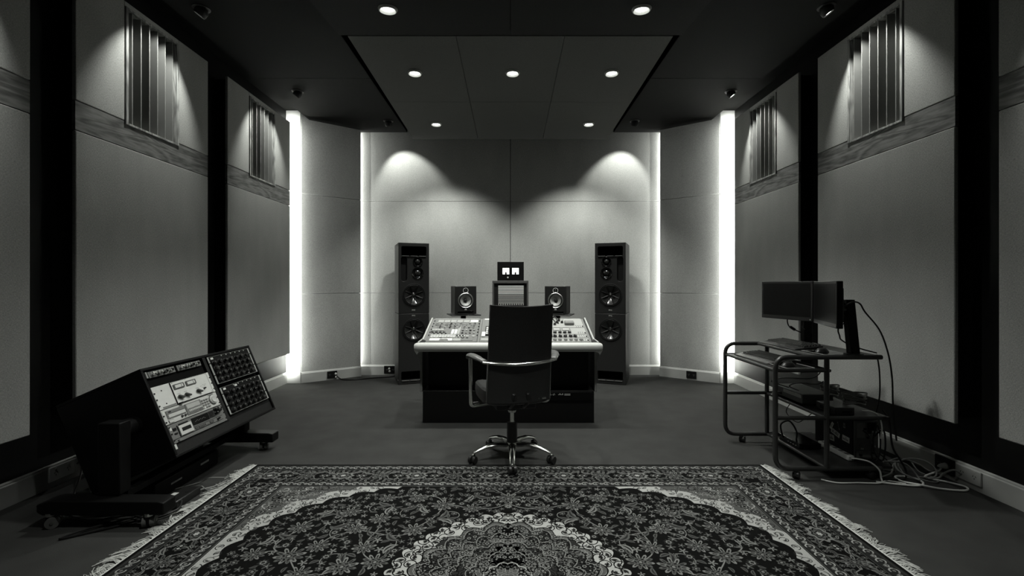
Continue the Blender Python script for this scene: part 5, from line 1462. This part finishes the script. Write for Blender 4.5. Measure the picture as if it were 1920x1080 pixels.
o = outlet(facing_x(2.818, 2.945, 0.080, 1), 0.13, 0.10, 'dark power outlet with a pale plug in it, on the skirting past the monitor cart', 'matte_black')
o = empty('power_plug', facing_x(2.803, 2.93, 0.080, 1), 'pale round power plug pushed into the dark outlet past the monitor cart', 'plug')
b = MB(); b.lathe([(0.018, 0.0), (0.018, 0.018), (0.012, 0.035), (0.006, 0.05), (0, 0.05)], 'dim_label', 20); b.build('body', o)
b = MB(); b.lathe([(0.020, 0.0), (0.020, 0.004), (0.018, 0.005)], 'panel_light', 20); b.build('rim', o)
dw = V((0.607, 0.44, 0)).normalized()
angL = math.atan2(dw.y, dw.x)
outlet(Matrix.Translation((-2.347 + 0.0096, 5.977 - 0.0135, 0.068)) @ Matrix.Rotation(angL, 4, 'Z'), 0.125, 0.09, 'dark power outlet with plugs on the angled skirting nearer the rack', 'matte_black')
outlet(Matrix.Translation((2.375 - 0.0096, 5.957 - 0.0135, 0.068)) @ Matrix.Rotation(-angL, 4, 'Z'), 0.125, 0.09, 'empty dark power outlet on the angled skirting nearer the cart', 'matte_black')
outlet(Matrix.Translation((-1.655, 6.273, 0.072)), 0.17, 0.105, 'dark double power outlet on the back wall skirting, beside the tall speaker', 'matte_black')
for k, (x, y, z, lab) in enumerate(((-2.295, 5.985, 0.075, 'pale upper plug in the dark outlet of the angled skirting'), (-2.285, 5.972, 0.035, 'pale lower plug hanging at the dark outlet of the angled skirting'), (-1.665, 6.26, 0.09, 'pale upper plug in the outlet beside the tall speaker'), (-1.66, 6.26, 0.055, 'pale lower plug in the outlet beside the tall speaker'))):
    o = empty('power_plug', Matrix.Translation((x, y - 0.004, z)) @ Matrix.Rotation(0.5 if k < 2 else 0, 4, 'Z'), lab, 'plug')
    b = MB(); b.lathe([(0.013, 0.0), (0.013, 0.012), (0.008, 0.028), (0.0, 0.029)], 'dim_label', 14); b.build('body', o)
    b = MB(); b.lathe([(0.015, 0.0), (0.015, 0.003), (0.013, 0.004)], 'panel_light', 14); b.build('rim', o)
cable('power_cable', [(-2.27, 5.95, 0.05), (-2.20, 5.93, 0.012), (-2.05, 5.92, 0.008), (-1.85, 6.02, 0.008), (-1.70, 6.08, 0.008), (-1.58, 6.12, 0.012), (-1.50, 6.2, 0.02)], 0.009, 'cable_black', 'black cable along the floor from the angled skirting to the tall speaker')
cable('power_cable', [(-2.78, 2.92, 0.10), (-2.68, 2.84, 0.14), (-2.55, 2.70, 0.12), (-2.44, 2.52, 0.03), (-2.40, 2.46, 0.01), (-2.25, 2.40, 0.008), (-2.0, 2.35, 0.008)], 0.005, 'cable_black', 'thin black cable from the white outlet down to the rack foot', 'rack cables')
cable('power_cable', [(-1.86, 2.47, 0.008), (-2.0, 2.35, 0.010), (-2.12, 2.27, 0.008), (-2.20, 2.22, 0.008), (-2.14, 2.30, 0.012), (-2.0, 2.42, 0.012), (-1.9, 2.5, 0.01)], 0.005, 'cable_black', 'black cable looped on the carpet in front of the rack foot', 'rack cables')
cable('power_cable', [(-2.2, 2.36, 0.008), (-2.05, 2.43, 0.016), (-1.9, 2.40, 0.012), (-1.82, 2.48, 0.02), (-1.85, 2.56, 0.03)], 0.006, 'cable_black', 'black cable bundle under the rack foot nearest the camera', 'rack cables')
cable('power_cable', [(-1.88, 2.71, 0.02), (-1.82, 2.80, 0.008), (-1.76, 2.86, 0.03), (-1.73, 2.78, 0.04), (-1.80, 2.72, 0.02), (-1.90, 2.80, 0.008)], 0.004, 'cable_grey', 'thin grey cable looping on the carpet between the rack and the rug fringe', 'rack cables')
cable('power_cable', [(-2.05, 2.74, 0.008), (-1.95, 2.85, 0.008), (-1.86, 2.82, 0.05), (-1.80, 2.90, 0.02), (-1.84, 2.98, 0.008)], 0.003, 'cable_grey', 'second thin grey cable on the carpet below the lower edge of the rack', 'rack cables')
# monitor cables
def mp(M, x, z, y=0.05): return tuple(M @ V((x, y, z)))
cable('monitor_cable', [mp(M1, 0.20, 0.03), (2.10, 3.45, 0.97), (2.11, 3.44, 0.93), (2.15, 3.43, 0.905), (2.20, 3.44, 0.885)], 0.0045, 'cable_black', 'black monitor cable with a ferrite bead, hanging below the farther monitor', 'monitor cables')
b = MB(); b.tube([(2.112, 3.437, 0.93), (2.145, 3.431, 0.907)], 0.010, 'cable_black', 12); o = b.build('ferrite_bead'); tag(o, 'black ferrite bead on the cable below the farther monitor', 'ferrite bead')
cable('monitor_cable', [mp(M1, 0.34, 0.03), (2.14, 3.33, 0.96), (2.16, 3.36, 0.93), (2.20, 3.40, 0.91)], 0.004, 'cable_black', 'short black cable curving from the farther monitor to its post', 'monitor cables')
cable('monitor_cable', [mp(M2, 0.36, 0.02), (2.06, 2.86, 0.96), (2.12, 2.93, 0.92), (2.18, 3.0, 0.885), (2.25, 3.02, 0.85), (2.33, 3.01, 0.82), (2.40, 2.98, 0.80)], 0.0045, 'cable_black', 'black cable sagging from the nearer monitor behind its post to the cart edge', 'monitor cables')
cable('monitor_cable', [mp(M2, 0.38, 0.12), (2.05, 2.80, 1.06), (2.055, 2.79, 1.02), mp(M2, 0.40, 0.02)], 0.004, 'cable_black', 'short black cable loop at the back of the nearer monitor', 'monitor cables')
cable('monitor_cable', [(2.14, 2.93, 1.10), (2.20, 2.928, 1.135), (2.25, 2.93, 1.125), (2.30, 2.95, 1.07), (2.38, 2.93, 0.95), (2.41, 2.90, 0.80), (2.425, 2.89, 0.65), (2.43, 2.89, 0.50), (2.45, 2.90, 0.36), (2.47, 2.91, 0.25)], 0.005, 'cable_black', 'long black cable hanging from the nearer monitor post down past the cart', 'monitor cables')
cable('monitor_cable', [(2.40, 2.98, 0.79), (2.405, 2.965, 0.68), (2.41, 2.97, 0.52), (2.41, 3.0, 0.402)], 0.0045, 'cable_black', 'black cable hanging at the wall end of the cart, beside the longer one', 'monitor cables')
cable('keyboard_cable', [(2.072, 3.1, 0.69), (2.10, 3.08, 0.66), (2.07, 3.14, 0.60), (1.98, 3.3, 0.57), (1.94, 3.38, 0.53), (2.08, 3.4, 0.479)], 0.004, 'cable_black', 'black cable dropping from the keyboard tray to the grey desktop box', 'keyboard cables')
cable('keyboard_cable', [(2.072, 3.02, 0.69), (2.10, 3.0, 0.65), (2.07, 3.06, 0.58), (2.02, 3.2, 0.555), (2.0, 3.26, 0.52), (2.09, 3.3, 0.479)], 0.004, 'cable_black', 'second black cable under the keyboard tray, nearer the camera', 'keyboard cables')
cable('keyboard_cable', [(2.07, 3.36, 0.375), (2.05, 3.38, 0.30), (2.08, 3.3, 0.25), (2.13, 3.25, 0.31), (2.16, 3.2, 0.375)], 0.003, 'cable_black', 'thin black cable hanging in a loop below the middle shelf', 'keyboard cables')
cable('keyboard_cable', [(2.05, 3.42, 0.10), (2.02, 3.40, 0.20), (2.06, 3.36, 0.24), (2.10, 3.34, 0.17), (2.09, 3.33, 0.10)], 0.006, 'cable_black', 'black cable standing in a loop on the network box', 'keyboard cables')
cable('power_cable', [(2.265, 3.018, 0.095), (2.28, 2.98, 0.105), (2.315, 2.93, 0.105), (2.345, 2.893, 0.07), (2.352, 2.885, 0.02), (2.34, 2.86, 0.008)], 0.005, 'cable_white', 'white lead of the power strip curving down off the bottom shelf', 'cart cables')
cable('power_cable', [(2.34, 3.018, 0.28), (2.35, 2.97, 0.24), (2.345, 2.96, 0.15), (2.37, 2.955, 0.10), (2.40, 2.955, 0.16), (2.405, 2.96, 0.27), (2.39, 2.965, 0.33), (2.37, 2.97, 0.24), (2.385, 2.975, 0.14), (2.43, 2.97, 0.10), (2.44, 2.96, 0.20), (2.43, 2.965, 0.30), (2.41, 3.015, 0.24)], 0.005, 'cable_black', 'black cables looped behind the computer tower', 'cart cables')
cable('power_cable', [(2.435, 2.98, 0.43), (2.455, 2.95, 0.36), (2.47, 2.94, 0.20), (2.51, 2.93, 0.12), (2.54, 2.92, 0.05), (2.50, 2.89, 0.012), (2.42, 2.88, 0.012), (2.36, 2.87, 0.012)], 0.006, 'cable_black', 'thick black cable hanging from the middle shelf to the floor by the wall', 'cart cables')
loops = [
    ([(2.30, 2.86, 0.008), (2.42, 2.82, 0.008), (2.52, 2.80, 0.01), (2.58, 2.85, 0.012), (2.56, 2.92, 0.012), (2.48, 2.93, 0.012), (2.46, 2.86, 0.012), (2.52, 2.80, 0.016), (2.62, 2.76, 0.008), (2.74, 2.74, 0.008), (2.79, 2.79, 0.008), (2.74, 2.86, 0.008), (2.66, 2.92, 0.012), (2.76, 2.93, 0.05), (2.775, 2.93, 0.08)], 0.006, 'cable_white', 'white power cable looped on the carpet between the cart and the pale plug'),
    ([(1.98, 2.90, 0.006), (2.05, 2.85, 0.006), (2.18, 2.85, 0.006), (2.30, 2.84, 0.008), (2.38, 2.87, 0.010), (2.46, 2.83, 0.008)], 0.0045, 'cable_white', 'thin white cable lying on the carpet under the cart caster'),
    ([(2.36, 2.90, 0.02), (2.46, 2.94, 0.03), (2.55, 3.02, 0.06), (2.63, 3.0, 0.10), (2.70, 2.96, 0.10), (2.73, 2.92, 0.06), (2.70, 2.90, 0.02), (2.62, 2.93, 0.01)], 0.005, 'cable_grey', 'grey cable arching up from the tangle beside the cart'),
    ([(2.44, 3.05, 0.05), (2.50, 2.98, 0.09), (2.57, 2.95, 0.08), (2.60, 2.90, 0.02), (2.56, 2.86, 0.02), (2.50, 2.93, 0.05), (2.56, 3.02, 0.07), (2.65, 3.02, 0.04)], 0.005, 'cable_grey', 'grey cable coiled in the tangle between the cart and the wall'),
    ([(2.46, 3.1, 0.02), (2.53, 3.04, 0.07), (2.62, 3.06, 0.08), (2.70, 3.02, 0.06), (2.74, 2.97, 0.03), (2.76, 2.93, 0.06)], 0.0045, 'cable_grey', 'grey cable running along the skirting to the dark outlet'),
    ([(2.40, 3.02, 0.06), (2.47, 3.06, 0.03), (2.45, 3.12, 0.06), (2.50, 3.10, 0.10), (2.56, 3.06, 0.04), (2.52, 2.99, 0.02), (2.45, 2.98, 0.03)], 0.0045, 'cable_black', 'black cable curled behind the tower beside the skirting'),
    ([(2.55, 2.95, 0.02), (2.60, 3.05, 0.05), (2.68, 3.06, 0.07), (2.66, 2.96, 0.03), (2.72, 2.90, 0.01), (2.66, 2.85, 0.01), (2.58, 2.90, 0.015)], 0.004, 'cable_grey', 'thin grey cable crossing over the white one near the plug'),
    ([(2.805, 2.83, 0.07), (2.77, 2.84, 0.09), (2.74, 2.87, 0.06), (2.72, 2.89, 0.02), (2.66, 2.90, 0.01)], 0.006, 'cable_grey', 'grey cable plugged into the white outlet past the cart'),
]
for p, rr, m, lab in loops: cable('power_cable', p, rr, m, lab, 'cart cables')
cable('network_cable', [(2.28, 2.95, 0.43), (2.33, 2.93, 0.43), (2.37, 2.925, 0.40), (2.385, 2.92, 0.33), (2.40, 2.95, 0.25)], 0.004, 'cable_white', 'thin pale cable bending over the wall end of the middle shelf', 'cart cables')

# ------------------------------------------------------------------ camera, world, colour
cam = bpy.data.cameras.new('camera'); co = bpy.data.objects.new('camera', cam); COL.objects.link(co)
cam.sensor_width = 36.0; cam.sensor_fit = 'HORIZONTAL'; cam.lens = 853 / 1920 * 36
cam.shift_x = 3 / 1920; cam.shift_y = -7 / 1920; cam.clip_start = 0.05
co.location = (0, 0, 1.25); co.rotation_euler = (PI / 2, 0, 0)
SC.camera = co
w = bpy.data.worlds.new('world'); SC.world = w; w.use_nodes = True
bg = w.node_tree.nodes['Background']; bg.inputs['Color'].default_value = tone(1.0); bg.inputs['Strength'].default_value = 0.007
SC.view_settings.view_transform = 'Standard'; SC.view_settings.look = 'None'; SC.view_settings.exposure = 0.0; SC.view_settings.gamma = 1.0
SC.cycles.use_denoising = True; SC.cycles.max_bounces = 8; SC.cycles.diffuse_bounces = 4; SC.cycles.sample_clamp_indirect = 4.0; SC.cycles.caustics_reflective = False; SC.cycles.caustics_refractive = False
